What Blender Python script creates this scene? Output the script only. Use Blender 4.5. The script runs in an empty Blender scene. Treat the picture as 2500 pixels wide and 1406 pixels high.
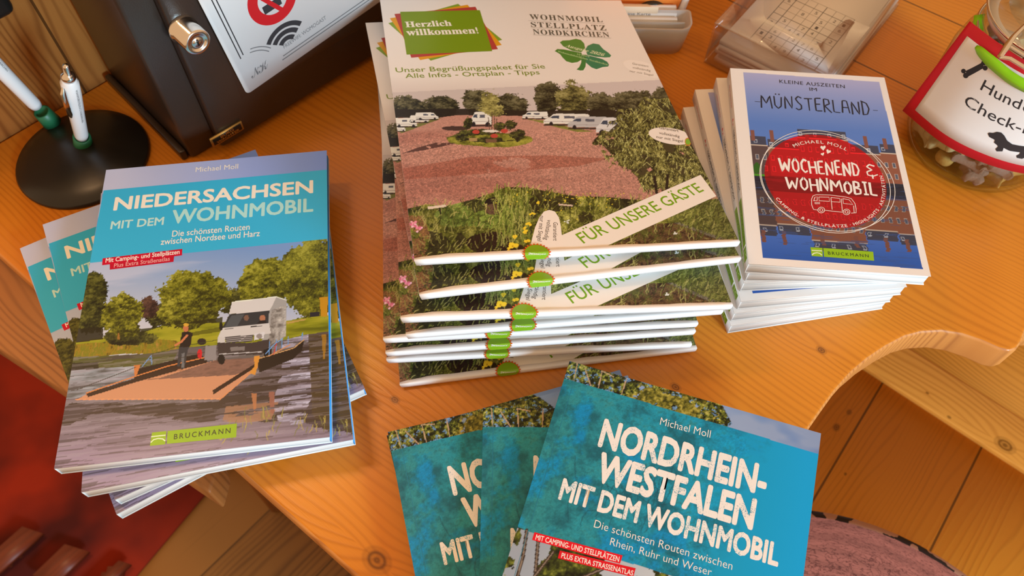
import bpy, bmesh, math, random
import numpy as np
from mathutils import Vector, Matrix

random.seed(7); rng = np.random.default_rng(7)
SC = bpy.context.scene
COL = SC.collection
PI = math.pi
TZ = 0.75                      # height of the table top above the floor

# ------------------------------------------------------------------ camera
FPX, CAMH, TH, RO = 1975.66, 0.514915, 1.01611949, 0.0210981543
IW, IH = 2500.0, 1406.0
_fw = np.array([0, math.cos(TH), -math.sin(TH)]); _r = np.array([1.0, 0, 0]); _u = np.cross(_r, _fw)
_r2 = _r * math.cos(RO) + _u * math.sin(RO); _u2 = -_r * math.sin(RO) + _u * math.cos(RO)
CP = np.array([0, 0, CAMH + TZ])
cam = bpy.data.cameras.new('camera'); camo = bpy.data.objects.new('camera', cam); COL.objects.link(camo)
M = Matrix.Identity(4)
for i in range(3):
    M[i][0], M[i][1], M[i][2], M[i][3] = _r2[i], _u2[i], -_fw[i], CP[i]
camo.matrix_world = M
cam.sensor_width = 36; cam.lens = FPX / IW * 36
cam.clip_start = 0.01; cam.clip_end = 50
cam.dof.use_dof = True; cam.dof.focus_distance = 0.53; cam.dof.aperture_fstop = 11.0
SC.camera = camo

# ------------------------------------------------------------------ light and exposure
SC.view_settings.view_transform = 'Standard'; SC.view_settings.look = 'None'
SC.view_settings.gamma = 1.0; SC.view_settings.exposure = 0.0
SC.view_settings.use_curve_mapping = False
world = bpy.data.worlds.new('room_light'); SC.world = world; world.use_nodes = True
wb = world.node_tree.nodes['Background']; wb.inputs[0].default_value = (1.0, 0.60, 0.31, 1); wb.inputs[1].default_value = 0.84

def area(name, loc, target, sx, sy, power, col):
    l = bpy.data.lights.new(name, 'AREA'); l.shape = 'RECTANGLE'; l.size = sx; l.size_y = sy
    l.energy = power; l.color = col
    o = bpy.data.objects.new(name, l); COL.objects.link(o); o.location = loc
    d = Vector(target) - Vector(loc); o.rotation_euler = d.to_track_quat('-Z', 'Y').to_euler()
    return o
# daylight from the window in front to the right, behind the viewer
area('window_daylight', (1.45, -1.45, TZ + 0.72), (0.05, 0.25, TZ), 0.42, 0.40, 66, (0.55, 0.82, 1.0))
# warm ceiling lamp above the far left of the table
area('ceiling_lamp', (-0.52, 0.50, TZ + 1.05), (-0.05, 0.38, TZ), 0.24, 0.24, 14.5, (1.0, 0.59, 0.29))

# ------------------------------------------------------------------ geometry of the view
def ray(u, v):
    return _fw + _r2 * ((u - IW / 2) / FPX) + _u2 * ((IH / 2 - v) / FPX)
def at(u, v, h=0.0):
    """the point at height h above the table top seen at pixel u, v of the photograph"""
    d = ray(u, v); t = (h + TZ - CP[2]) / d[2]; return CP + d * t
def on_plane(u, v, P0, n):
    d = ray(u, v); t = np.dot(np.array(P0) - CP, n) / np.dot(d, n); return CP + d * t
def project(P):
    d = np.asarray(P, float) - CP; z = d @ _fw
    return np.stack([IW / 2 + FPX * (d @ _r2) / z, IH / 2 - FPX * (d @ _u2) / z], -1)
def homog(src, dst):
    A = []; b = []
    for (x, y), (X, Y) in zip(src, dst):
        A += [[x, y, 1, 0, 0, 0, -X * x, -X * y], [0, 0, 0, x, y, 1, -Y * x, -Y * y]]; b += [X, Y]
    h = np.append(np.linalg.solve(np.array(A, float), np.array(b, float)), 1).reshape(3, 3)
    def f(p):
        p = np.atleast_2d(np.asarray(p, float)); q = np.c_[p, np.ones(len(p))] @ h.T
        return q[:, :2] / q[:, 2:]
    return f

# ------------------------------------------------------------------ colour
def lin(c):
    c = np.asarray(c, float) / 255.0
    return np.where(c <= 0.04045, c / 12.92, ((c + 0.055) / 1.055) ** 2.4)
def rgb(r, g, b):
    return tuple(float(x) for x in lin((r, g, b))) + (1.0,)

# ------------------------------------------------------------------ materials
MATS = {}
def new_mat(name):
    m = bpy.data.materials.new(name); m.use_nodes = True; MATS[name] = m
    nt = m.node_tree; return m, nt, nt.nodes['Principled BSDF']
def plain(name, col, rough=0.5, metal=0.0, spec=0.5, bump=0.0, bscale=200.0, var=0.0, vscale=20.0, coat=0.0):
    m, nt, b = new_mat(name); N = nt.nodes; L = nt.links
    b.inputs['Base Color'].default_value = col; b.inputs['Roughness'].default_value = rough
    b.inputs['Metallic'].default_value = metal; b.inputs['Specular IOR Level'].default_value = spec
    b.inputs['Coat Weight'].default_value = coat
    tc = N.new('ShaderNodeTexCoord')
    nz = N.new('ShaderNodeTexNoise'); nz.inputs['Scale'].default_value = vscale; nz.inputs['Detail'].default_value = 4
    L.new(tc.outputs['Object'], nz.inputs['Vector'])
    mx = N.new('ShaderNodeMix'); mx.data_type = 'RGBA'; mx.blend_type = 'MULTIPLY'
    mx.inputs['Factor'].default_value = var; mx.inputs[6].default_value = col
    L.new(nz.outputs['Fac'], mx.inputs[7]); L.new(mx.outputs[2], b.inputs['Base Color'])
    if bump:
        n2 = N.new('ShaderNodeTexNoise'); n2.inputs['Scale'].default_value = bscale; n2.inputs['Detail'].default_value = 3
        L.new(tc.outputs['Object'], n2.inputs['Vector'])
        bp = N.new('ShaderNodeBump'); bp.inputs['Strength'].default_value = bump; bp.inputs['Distance'].default_value = 0.001
        L.new(n2.outputs['Fac'], bp.inputs['Height']); L.new(bp.outputs['Normal'], b.inputs['Normal'])
    return m
def ink_mat(name, rough=0.3, worn=None, spec=0.4):
    """printed card: the ink colour comes from the print of the cover"""
    m, nt, b = new_mat(name); N = nt.nodes; L = nt.links
    a = N.new('ShaderNodeVertexColor'); a.layer_name = 'ink'
    b.inputs['Roughness'].default_value = rough; b.inputs['Specular IOR Level'].default_value = spec
    tc = N.new('ShaderNodeTexCoord')
    if worn:
        sc, th, col = worn
        nz = N.new('ShaderNodeTexNoise'); nz.inputs['Scale'].default_value = sc; nz.inputs['Detail'].default_value = 5
        nz.inputs['Roughness'].default_value = 0.75
        L.new(tc.outputs['Object'], nz.inputs['Vector'])
        n3 = N.new('ShaderNodeTexNoise'); n3.inputs['Scale'].default_value = sc * 0.06; n3.inputs['Detail'].default_value = 2
        L.new(tc.outputs['Object'], n3.inputs['Vector'])
        ad = N.new('ShaderNodeMath'); ad.operation = 'MULTIPLY_ADD'; ad.inputs[1].default_value = 0.5; ad.inputs[2].default_value = -0.25
        L.new(n3.outputs['Fac'], ad.inputs[0])
        sm = N.new('ShaderNodeMath'); sm.operation = 'ADD'
        L.new(nz.outputs['Fac'], sm.inputs[0]); L.new(ad.outputs[0], sm.inputs[1])
        cr = N.new('ShaderNodeValToRGB'); cr.color_ramp.elements[0].position = th; cr.color_ramp.elements[1].position = th + 0.05
        L.new(sm.outputs[0], cr.inputs['Fac'])
        mx = N.new('ShaderNodeMix'); mx.data_type = 'RGBA'
        L.new(cr.outputs['Color'], mx.inputs['Factor']); L.new(a.outputs['Color'], mx.inputs[6]); mx.inputs[7].default_value = col
        L.new(mx.outputs[2], b.inputs['Base Color'])
    else:
        L.new(a.outputs['Color'], b.inputs['Base Color'])
    n2 = N.new('ShaderNodeTexNoise'); n2.inputs['Scale'].default_value = 60; L.new(tc.outputs['Object'], n2.inputs['Vector'])
    bp = N.new('ShaderNodeBump'); bp.inputs['Strength'].default_value = 0.04; bp.inputs['Distance'].default_value = 0.001
    L.new(n2.outputs['Fac'], bp.inputs['Height']); L.new(bp.outputs['Normal'], b.inputs['Normal'])
    return m
def pages_mat(name, col, dark, scale):
    """trimmed page edges: fine lines along the block"""
    m, nt, b = new_mat(name); N = nt.nodes; L = nt.links
    tc = N.new('ShaderNodeTexCoord'); mp = N.new('ShaderNodeMapping'); mp.inputs['Scale'].default_value = (3, 3, scale)
    L.new(tc.outputs['Object'], mp.inputs['Vector'])
    nz = N.new('ShaderNodeTexNoise'); nz.inputs['Scale'].default_value = 1.0; nz.inputs['Detail'].default_value = 3
    L.new(mp.outputs[0], nz.inputs['Vector'])
    cr = N.new('ShaderNodeValToRGB'); cr.color_ramp.elements[0].position = 0.36; cr.color_ramp.elements[1].position = 0.56
    cr.color_ramp.elements[0].color = dark; cr.color_ramp.elements[1].color = col
    L.new(nz.outputs['Fac'], cr.inputs['Fac']); L.new(cr.outputs['Color'], b.inputs['Base Color'])
    b.inputs['Roughness'].default_value = 0.75
    return m
def wood_mat(name, light, dark, ang, period=0.0045, seams=(), knots=(), rough=0.32, ringmix=0.55, width=0.0, offs=0.0, tone=0.25, axes='xy', blur=1.0, spec=0.4):
    """pine boards: rings and fibres along the direction ang, optional board seams and knots"""
    m, nt, b = new_mat(name); N = nt.nodes; L = nt.links
    def math_(op, x, y=None, z=None):
        n = N.new('ShaderNodeMath'); n.operation = op
        for k, q in enumerate((x, y, z)):
            if q is None: continue
            if isinstance(q, (int, float)): n.inputs[k].default_value = q
            else: L.new(q, n.inputs[k])
        return n.outputs[0]
    tc = N.new('ShaderNodeTexCoord'); sp = N.new('ShaderNodeSeparateXYZ'); L.new(tc.outputs['Object'], sp.inputs[0])
    ax = {'x': sp.outputs[0], 'y': sp.outputs[1], 'z': sp.outputs[2]}
    X, Y = ax[axes[0]], ax[axes[1]]
    c, s = math.cos(ang), math.sin(ang)
    along = math_('ADD', math_('MULTIPLY', X, c), math_('MULTIPLY', Y, s))
    across = math_('ADD', math_('MULTIPLY', X, -s), math_('MULTIPLY', Y, c))
    cb = N.new('ShaderNodeCombineXYZ'); L.new(math_('MULTIPLY', along, 2.2), cb.inputs[0]); L.new(math_('MULTIPLY', across, 9.0), cb.inputs[1])
    nz = N.new('ShaderNodeTexNoise'); nz.inputs['Scale'].default_value = 1.0; nz.inputs['Detail'].default_value = 2
    L.new(cb.outputs[0], nz.inputs['Vector'])
    acr = math_('ADD', across, math_('MULTIPLY', math_('SUBTRACT', nz.outputs['Fac'], 0.5), 0.09 * blur))
    kmask = None
    for (kx, ky, kr) in knots:
        ka = kx * c + ky * s; kc = -kx * s + ky * c
        da = math_('MULTIPLY', math_('SUBTRACT', along, ka), 0.75); dc = math_('SUBTRACT', across, kc)
        d2 = math_('SQRT', math_('ADD', math_('MULTIPLY', da, da), math_('MULTIPLY', dc, dc)))
        k = math_('MULTIPLY', math_('EXPONENT', math_('MULTIPLY', d2, -0.55 / kr)), kr * 1.5)
        acr = math_('ADD', acr, math_('MULTIPLY', k, math_('SIGN', math_('ADD', dc, 0.0001))))
        e = math_('SMOOTH_MIN', math_('MULTIPLY', math_('LESS_THAN', d2, kr * 0.95), 0.85), 1.0, 0.01)
        mr = N.new('ShaderNodeMapRange'); mr.inputs[1].default_value = kr * 0.55; mr.inputs[2].default_value = kr * 1.15
        mr.inputs[3].default_value = 0.85; mr.inputs[4].default_value = 0.0; L.new(d2, mr.inputs[0])
        ringk = math_('ADD', 0.75, math_('MULTIPLY', math_('SINE', math_('MULTIPLY', d2, 14.0 / kr)), 0.25))
        e = math_('MULTIPLY', mr.outputs[0], ringk)
        kmask = e if kmask is None else math_('MAXIMUM', kmask, e)
    cb2 = N.new('ShaderNodeCombineXYZ'); L.new(math_('MULTIPLY', along, 0.6), cb2.inputs[0]); L.new(acr, cb2.inputs[1])
    ph = math_('MULTIPLY', acr, 2 * PI / period)
    n4 = N.new('ShaderNodeTexNoise'); n4.inputs['Scale'].default_value = 1.0; n4.inputs['Detail'].default_value = 2
    cb4 = N.new('ShaderNodeCombineXYZ'); L.new(math_('MULTIPLY', along, 4.0), cb4.inputs[0]); L.new(math_('MULTIPLY', acr, 90.0), cb4.inputs[1])
    L.new(cb4.outputs[0], n4.inputs['Vector'])
    ring = math_('ADD', math_('MULTIPLY', math_('SINE', math_('ADD', ph, math_('MULTIPLY', n4.outputs['Fac'], 6.0))), 0.5), 0.5)
    ring = math_('POWER', ring, 2.6)
    cb3 = N.new('ShaderNodeCombineXYZ'); L.new(math_('MULTIPLY', along, 30.0), cb3.inputs[0]); L.new(math_('MULTIPLY', across, 1400.0), cb3.inputs[1])
    n5 = N.new('ShaderNodeTexNoise'); n5.inputs['Scale'].default_value = 1.0; n5.inputs['Detail'].default_value = 3
    L.new(cb3.outputs[0], n5.inputs['Vector'])
    n6 = N.new('ShaderNodeTexNoise'); n6.inputs['Scale'].default_value = 1.0; n6.inputs['Detail'].default_value = 1
    cb6 = N.new('ShaderNodeCombineXYZ'); L.new(math_('MULTIPLY', along, 5.0), cb6.inputs[0]); L.new(math_('MULTIPLY', across, 22.0), cb6.inputs[1])
    L.new(cb6.outputs[0], n6.inputs['Vector'])
    f = math_('MULTIPLY', ring, math_('MULTIPLY', ringmix * 1.6, n6.outputs['Fac']))
    f = math_('ADD', f, math_('MULTIPLY', math_('SUBTRACT', n5.outputs['Fac'], 0.5), 0.25))
    f = math_('ADD', f, math_('MULTIPLY', math_('SUBTRACT', n6.outputs['Fac'], 0.5), tone))
    if width:
        idx = math_('FLOOR', math_('DIVIDE', math_('SUBTRACT', across, offs), width))
        wn = N.new('ShaderNodeTexWhiteNoise'); wn.noise_dimensions = '1D'; L.new(idx, wn.inputs['W'])
        f = math_('ADD', f, math_('MULTIPLY', math_('SUBTRACT', wn.outputs['Value'], 0.5), tone * 1.3))
        fr = math_('FRACT', math_('DIVIDE', math_('SUBTRACT', across, offs), width))
        ed = math_('GREATER_THAN', math_('ABSOLUTE', math_('SUBTRACT', fr, 0.5)), 0.5 - 0.0011 / width)
        seam = ed
    else: seam = None
    for sv in seams:
        q = math_('LESS_THAN', math_('ABSOLUTE', math_('SUBTRACT', across, sv)), 0.0009)
        seam = q if seam is None else math_('MAXIMUM', seam, q)
    mx = N.new('ShaderNodeMix'); mx.data_type = 'RGBA'; mx.inputs[6].default_value = light; mx.inputs[7].default_value = dark
    L.new(f, mx.inputs['Factor']); out = mx.outputs[2]
    if kmask is not None:
        m2 = N.new('ShaderNodeMix'); m2.data_type = 'RGBA'; L.new(kmask, m2.inputs['Factor']); L.new(out, m2.inputs[6])
        m2.inputs[7].default_value = tuple(x * 0.30 for x in dark[:3]) + (1,); out = m2.outputs[2]
    if seam is not None:
        m3 = N.new('ShaderNodeMix'); m3.data_type = 'RGBA'; L.new(math_('MULTIPLY', seam, 0.8), m3.inputs['Factor']); L.new(out, m3.inputs[6])
        m3.inputs[7].default_value = tuple(x * 0.15 for x in dark[:3]) + (1,); out = m3.outputs[2]
    L.new(out, b.inputs['Base Color'])
    b.inputs['Roughness'].default_value = rough; b.inputs['Specular IOR Level'].default_value = spec
    bp = N.new('ShaderNodeBump'); bp.inputs['Strength'].default_value = 0.10; bp.inputs['Distance'].default_value = 0.0006
    L.new(math_('ADD', n5.outputs['Fac'], ring), bp.inputs['Height']); L.new(bp.outputs['Normal'], b.inputs['Normal'])
    return m
def clear_mat(name, tint=(1, 1, 1, 1), haze=0.0, hazecol=(0.8, 0.8, 0.8, 1), refl=1.0):
    m, nt, b = new_mat(name); N = nt.nodes; L = nt.links
    tr = N.new('ShaderNodeBsdfTransparent'); tr.inputs[0].default_value = tint
    gl = N.new('ShaderNodeBsdfGlossy'); gl.inputs['Roughness'].default_value = 0.06
    lw = N.new('ShaderNodeLayerWeight'); lw.inputs['Blend'].default_value = 0.5
    fr = N.new('ShaderNodeMath'); fr.operation = 'POWER'; fr.inputs[1].default_value = 4.0; L.new(lw.outputs['Facing'], fr.inputs[0])
    f2 = N.new('ShaderNodeMath'); f2.operation = 'MULTIPLY_ADD'; f2.inputs[1].default_value = 0.8; f2.inputs[2].default_value = 0.035; L.new(fr.outputs[0], f2.inputs[0]); fr = f2
    tc = N.new('ShaderNodeTexCoord'); nz = N.new('ShaderNodeTexNoise'); nz.inputs['Scale'].default_value = 30
    L.new(tc.outputs['Object'], nz.inputs['Vector'])
    bp = N.new('ShaderNodeBump'); bp.inputs['Strength'].default_value = 0.06; bp.inputs['Distance'].default_value = 0.002
    L.new(nz.outputs['Fac'], bp.inputs['Height']); L.new(bp.outputs['Normal'], gl.inputs['Normal'])
    mu = N.new('ShaderNodeMath'); mu.operation = 'MULTIPLY'; mu.inputs[1].default_value = refl; L.new(fr.outputs[0], mu.inputs[0])
    mx = N.new('ShaderNodeMixShader'); L.new(mu.outputs[0], mx.inputs[0]); L.new(tr.outputs[0], mx.inputs[1]); L.new(gl.outputs[0], mx.inputs[2])
    out = mx.outputs[0]
    if haze:
        df = N.new('ShaderNodeBsdfDiffuse'); df.inputs[0].default_value = hazecol
        m2 = N.new('ShaderNodeMixShader'); m2.inputs[0].default_value = haze; L.new(out, m2.inputs[1]); L.new(df.outputs[0], m2.inputs[2]); out = m2.outputs[0]
    L.new(out, nt.nodes['Material Output'].inputs['Surface'])
    return m

INK = ink_mat('printed_card', 0.34, None, 0.25)
INK_MATT = ink_mat('printed_matt_card', 0.55)
WORN = ink_mat('worn_lettering', 0.34, (1500, 0.60, rgb(40, 140, 175)))
WORN2 = ink_mat('worn_pale_lettering', 0.34, (1500, 0.575, rgb(70, 165, 195)))
PAPER = plain('white_paper', (0.80, 0.80, 0.80, 1), 0.7, var=0.05)
FOLD = plain('white_folded_card', (0.86, 0.86, 0.87, 1), 0.45, var=0.04)
PAGES = pages_mat('book_pages', (0.82, 0.82, 0.80, 1), (0.55, 0.57, 0.58, 1), 900)
BLUE = plain('blue_card', rgb(20, 140, 215), 0.4)
WHITECARD = plain('white_cover_card', (0.83, 0.81, 0.79, 1), 0.45)
BLACK = plain('black_plastic', (0.012, 0.011, 0.010, 1), 0.32, bump=0.05)
DARKMETAL = plain('dark_brown_metal', (0.040, 0.024, 0.017, 1), 0.30, metal=0.0, spec=0.6, bump=0.10, bscale=900, var=0.35, vscale=9)
CHROME = plain('chrome', (0.75, 0.72, 0.68, 1), 0.16, metal=1.0)
GOLD = plain('brass', (0.62, 0.42, 0.14, 1), 0.35, metal=0.8)
GREENP = plain('green_plastic', (0.012, 0.13, 0.055, 1), 0.45)
WHITEP = plain('white_plastic', (0.80, 0.79, 0.80, 1), 0.28)
RED = plain('red_paper', rgb(205, 12, 40), 0.6, var=0.05)
GREENR = plain('lime_ribbon', rgb(140, 215, 10), 0.4, bump=0.1, bscale=120)
INKBLACK = plain('black_ink', (0.02, 0.02, 0.025, 1), 0.6)
INKGREY = plain('grey_ink', (0.12, 0.12, 0.13, 1), 0.6)
INKRED = plain('red_ink', rgb(185, 12, 25), 0.5)
ORANGE = plain('orange_plastic', rgb(240, 140, 60), 0.4)
GLASS = clear_mat('clear_glass', (0.93, 0.95, 0.93, 1), refl=0.9)
ACRYL = clear_mat('clear_acrylic', (0.975, 0.96, 0.96, 1), haze=0.012, hazecol=(0.7, 0.62, 0.62, 1))
CLOUDY = clear_mat('cloudy_plastic', (0.92, 0.92, 0.92, 1), haze=0.50, hazecol=(0.72, 0.73, 0.74, 1))

# ------------------------------------------------------------------ mesh building
class MB:
    """collects pieces of ONE mesh"""
    def __init__(s): s.V = []; s.n = 0; s.F = []; s.mi = []; s.C = []; s.mats = []
    def m(s, mat):
        if mat not in s.mats: s.mats.append(mat)
        return s.mats.index(mat)
    def add(s, V, F, mat, col=None):
        V = np.asarray(V, float).reshape(-1, 3); k = s.m(mat)
        s.V.append(V)
        if isinstance(F, np.ndarray): s.F.append(F + s.n); s.mi.append(np.full(len(F), k))
        else:
            for f in F: s.F.append(np.array([f]) + s.n)
            s.mi.append(np.full(len(F), k))
        if col is None: col = (0.8, 0.8, 0.8)
        c = np.asarray(col, float)
        if c.ndim == 1: c = np.tile(c[:3], (len(V), 1))
        s.C.append(c); s.n += len(V); return s
    def box(s, lo, hi, mat, col=None, T=None):
        x0, y0, z0 = lo; x1, y1, z1 = hi
        V = np.array([(x0, y0, z0), (x1, y0, z0), (x1, y1, z0), (x0, y1, z0), (x0, y0, z1), (x1, y0, z1), (x1, y1, z1), (x0, y1, z1)], float)
        if T is not None: V = T(V)
        F = np.array([(0, 3, 2, 1), (4, 5, 6, 7), (0, 1, 5, 4), (1, 2, 6, 5), (2, 3, 7, 6), (3, 0, 4, 7)])
        return s.add(V, F, mat, col)
    def prism(s, pts, z0, z1, mat, col=None, T=None, side=None):
        """polygon pts (x, y) from z0 to z1"""
        n = len(pts); p = np.asarray(pts, float)
        V = np.r_[np.c_[p, np.full(n, z0)], np.c_[p, np.full(n, z1)]]
        if T is not None: V = T(V)
        caps = [list(range(n))[::-1], list(range(n, 2 * n))]
        F = [(i, (i + 1) % n, n + (i + 1) % n, n + i) for i in range(n)]
        if side is None: return s.add(V, caps + F, mat, col)
        s.add(V, caps, mat, col); return s.add(V, np.array(F), side, col)
    def lathe(s, prof, mat, seg=40, T=None, col=None, close=False):
        """profile of (radius, z) turned about z"""
        a = np.linspace(0, 2 * PI, seg, endpoint=False); P = np.array(prof, float); n = len(P)
        V = np.stack([np.outer(np.cos(a), P[:, 0]), np.outer(np.sin(a), P[:, 0]), np.tile(P[:, 1], (seg, 1))], -1).reshape(-1, 3)
        if T is not None: V = T(V)
        F = np.array([(i * n + j, ((i + 1) % seg) * n + j, ((i + 1) % seg) * n + j + 1, i * n + j + 1) for i in range(seg) for j in range(n - 1)])
        return s.add(V, F, mat, col)
    def tube(s, pts, r, mat, seg=10, col=None, cap=True):
        P = [Vector(p) for p in pts]; n = len(P); R = r if hasattr(r, '__len__') else [r] * n
        V = []; up = Vector((0, 0, 1))
        for i in range(n):
            t = (P[min(i + 1, n - 1)] - P[max(i - 1, 0)]).normalized()
            a = t.cross(up)
            if a.length < 1e-4: a = t.cross(Vector((1, 0, 0)))
            a.normalize(); b = t.cross(a)
            for k in range(seg):
                q = 2 * PI * k / seg; V.append(P[i] + a * (R[i] * math.cos(q)) + b * (R[i] * math.sin(q)))
        F = np.array([(i * seg + k, i * seg + (k + 1) % seg, (i + 1) * seg + (k + 1) % seg, (i + 1) * seg + k) for i in range(n - 1) for k in range(seg)])
        s.add(np.array([tuple(v) for v in V]), F, mat, col)
        if cap:
            V = np.array([tuple(v) for v in V])
            s.add(np.r_[V[:seg], V[-seg:]], [list(range(seg))[::-1], list(range(seg, 2 * seg))], mat, col)
        return s
    def mesh(s, name, smooth=False):
        me = bpy.data.meshes.new(name)
        V = np.concatenate(s.V); mi = np.concatenate(s.mi).astype(np.int32); C = np.concatenate(s.C)
        flat = []; tot = []
        for f in s.F:
            flat.append(f.reshape(-1)); tot.append(np.full(len(f), f.shape[1]))
        flat = np.concatenate(flat).astype(np.int32); tot = np.concatenate(tot).astype(np.int32)
        me.vertices.add(len(V)); me.vertices.foreach_set('co', V.reshape(-1).astype(np.float32))
        me.loops.add(len(flat)); me.loops.foreach_set('vertex_index', flat)
        me.polygons.add(len(tot)); st = np.r_[0, np.cumsum(tot)[:-1]].astype(np.int32)
        me.polygons.foreach_set('loop_start', st); me.polygons.foreach_set('loop_total', tot)
        me.polygons.foreach_set('material_index', mi)
        for mt in s.mats: me.materials.append(mt)
        if any(mt.name in ('printed_card', 'printed_matt_card', 'worn_lettering', 'worn_pale_lettering') for mt in s.mats):
            at_ = me.color_attributes.new('ink', 'FLOAT_COLOR', 'POINT')
            at_.data.foreach_set('color', np.c_[C, np.ones(len(C))].reshape(-1).astype(np.float32))
        me.update(calc_edges=True); me.validate()
        if smooth: me.polygons.foreach_set('use_smooth', np.ones(len(me.polygons), bool))
        return me
    def obj(s, name, parent=None, smooth=False, bevel=0.0, seg=2):
        o = bpy.data.objects.new(name, s.mesh(name, smooth)); COL.objects.link(o)
        if parent is not None: o.parent = parent
        if bevel:
            b = o.modifiers.new('edge', 'BEVEL'); b.width = bevel; b.segments = seg; b.limit_method = 'ANGLE'; b.angle_limit = 0.7
        return o

def tag(o, label=None, cat=None, group=None, kind=None):
    if label: o['label'] = label
    if cat: o['category'] = cat
    if group: o['group'] = group
    if kind: o['kind'] = kind
    return o
def empty(name, mat, label=None, cat=None, group=None):
    o = bpy.data.objects.new(name, None); COL.objects.link(o); o.empty_display_size = 0.02
    o.matrix_world = mat; return tag(o, label, cat, group)
def copy_tree(o, parent=None, mat=None):
    c = o.copy(); COL.objects.link(c)
    if parent is not None: c.parent = parent
    if mat is not None: c.matrix_world = mat
    for ch in list(o.children): copy_tree(ch, c)
    return c
def xf(mat):
    A = np.array(mat)
    return lambda V: np.asarray(V, float) @ A[:3, :3].T + A[:3, 3]
def pose(x, y, z, a, pit=0.0, rol=0.0):
    """centre x, y, z (above the table top), turn a about z, pitch and roll"""
    ex = Vector((math.cos(a) * math.cos(rol), math.sin(a) * math.cos(rol), math.sin(rol)))
    ey = Vector((-math.sin(a) * math.cos(pit), math.cos(a) * math.cos(pit), math.sin(pit)))
    ez = ex.cross(ey).normalized(); ey = ez.cross(ex).normalized(); ex.normalize()
    m = Matrix.Identity(4)
    for i in range(3): m[i][0], m[i][1], m[i][2] = ex[i], ey[i], ez[i]
    m[0][3], m[1][3], m[2][3] = x, y, z + TZ
    return m

# ------------------------------------------------------------------ lettering
_tc = {}
def glyphs(s, bold=0.0, spacing=1.0, shear=0.0):
    """flat triangles of a line of lettering; heavier weights are built up from shifted copies"""
    if bold > 0:
        V, T = glyphs(s, 0.0, spacing, shear); n = 8; out = [V]; F = [T]
        for k in range(n):
            a = 2 * PI * k / n + .2; r_ = bold
            out.append(V + np.array([math.cos(a) * r_, math.sin(a) * r_, k + 1])); F.append(T + len(V) * (k + 1))
        return np.concatenate(out), np.concatenate(F)
    key = (s, bold, spacing, shear)
    if key in _tc: return _tc[key]
    c = bpy.data.curves.new('lettering', 'FONT'); c.body = s; c.offset = bold; c.space_character = spacing; c.shear = shear; c.resolution_u = 3
    o = bpy.data.objects.new('lettering', c); COL.objects.link(o)
    me = o.evaluated_get(bpy.context.evaluated_depsgraph_get()).to_mesh()
    me.calc_loop_triangles()
    V = np.zeros(len(me.vertices) * 3); me.vertices.foreach_get('co', V)
    T = np.zeros(len(me.loop_triangles) * 3, np.int32); me.loop_triangles.foreach_get('vertices', T)
    V = V.reshape(-1, 3).copy(); V[:, 2] = 0; T = T.reshape(-1, 3).copy()
    if len(T):                       # all triangles face up
        a, b_, d = V[T[:, 0], :2], V[T[:, 1], :2], V[T[:, 2], :2]
        ar = (b_[:, 0] - a[:, 0]) * (d[:, 1] - a[:, 1]) - (b_[:, 1] - a[:, 1]) * (d[:, 0] - a[:, 0])
        T[ar < 0] = T[ar < 0][:, ::-1]
    o.to_mesh_clear(); bpy.data.objects.remove(o); bpy.data.curves.remove(c)
    _tc[key] = (V, T); return V, T
CAPH = 0.682
def serif(s):
    o = ''
    for ch in s:
        if 'A' <= ch <= 'Z': o += chr(0x1D400 + ord(ch) - 65)
        elif 'a' <= ch <= 'z': o += chr(0x1D41A + ord(ch) - 97)
        elif '0' <= ch <= '9': o += chr(0x1D7CE + ord(ch) - 48)
        else: o += ch
    return o
def text2d(s, p0, p1, H, bold=0.0, shear=0.0, spacing=1.0):
    """lettering from baseline start p0 to end p1 with capital height H, as 2-D triangles"""
    V, T = glyphs(s, bold, spacing, shear)
    x0, x1 = V[:, 0].min(), V[:, 0].max()
    p0 = np.asarray(p0, float); p1 = np.asarray(p1, float); d = p1 - p0; L_ = np.linalg.norm(d); d = d / L_; n = np.array([-d[1], d[0]])
    if H < 0: n = -n; H = -H
    u = (V[:, :1] - x0) / (x1 - x0) * L_; v = (V[:, 1:2] + max(bold, 0)) / (CAPH + 2 * max(bold, 0)) * H
    return np.c_[p0 + u * d + v * n, V[:, 2]], T
def lift(V):
    return V[:, 2] * 1.6e-6 if V.shape[1] > 2 else np.zeros(len(V))
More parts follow.
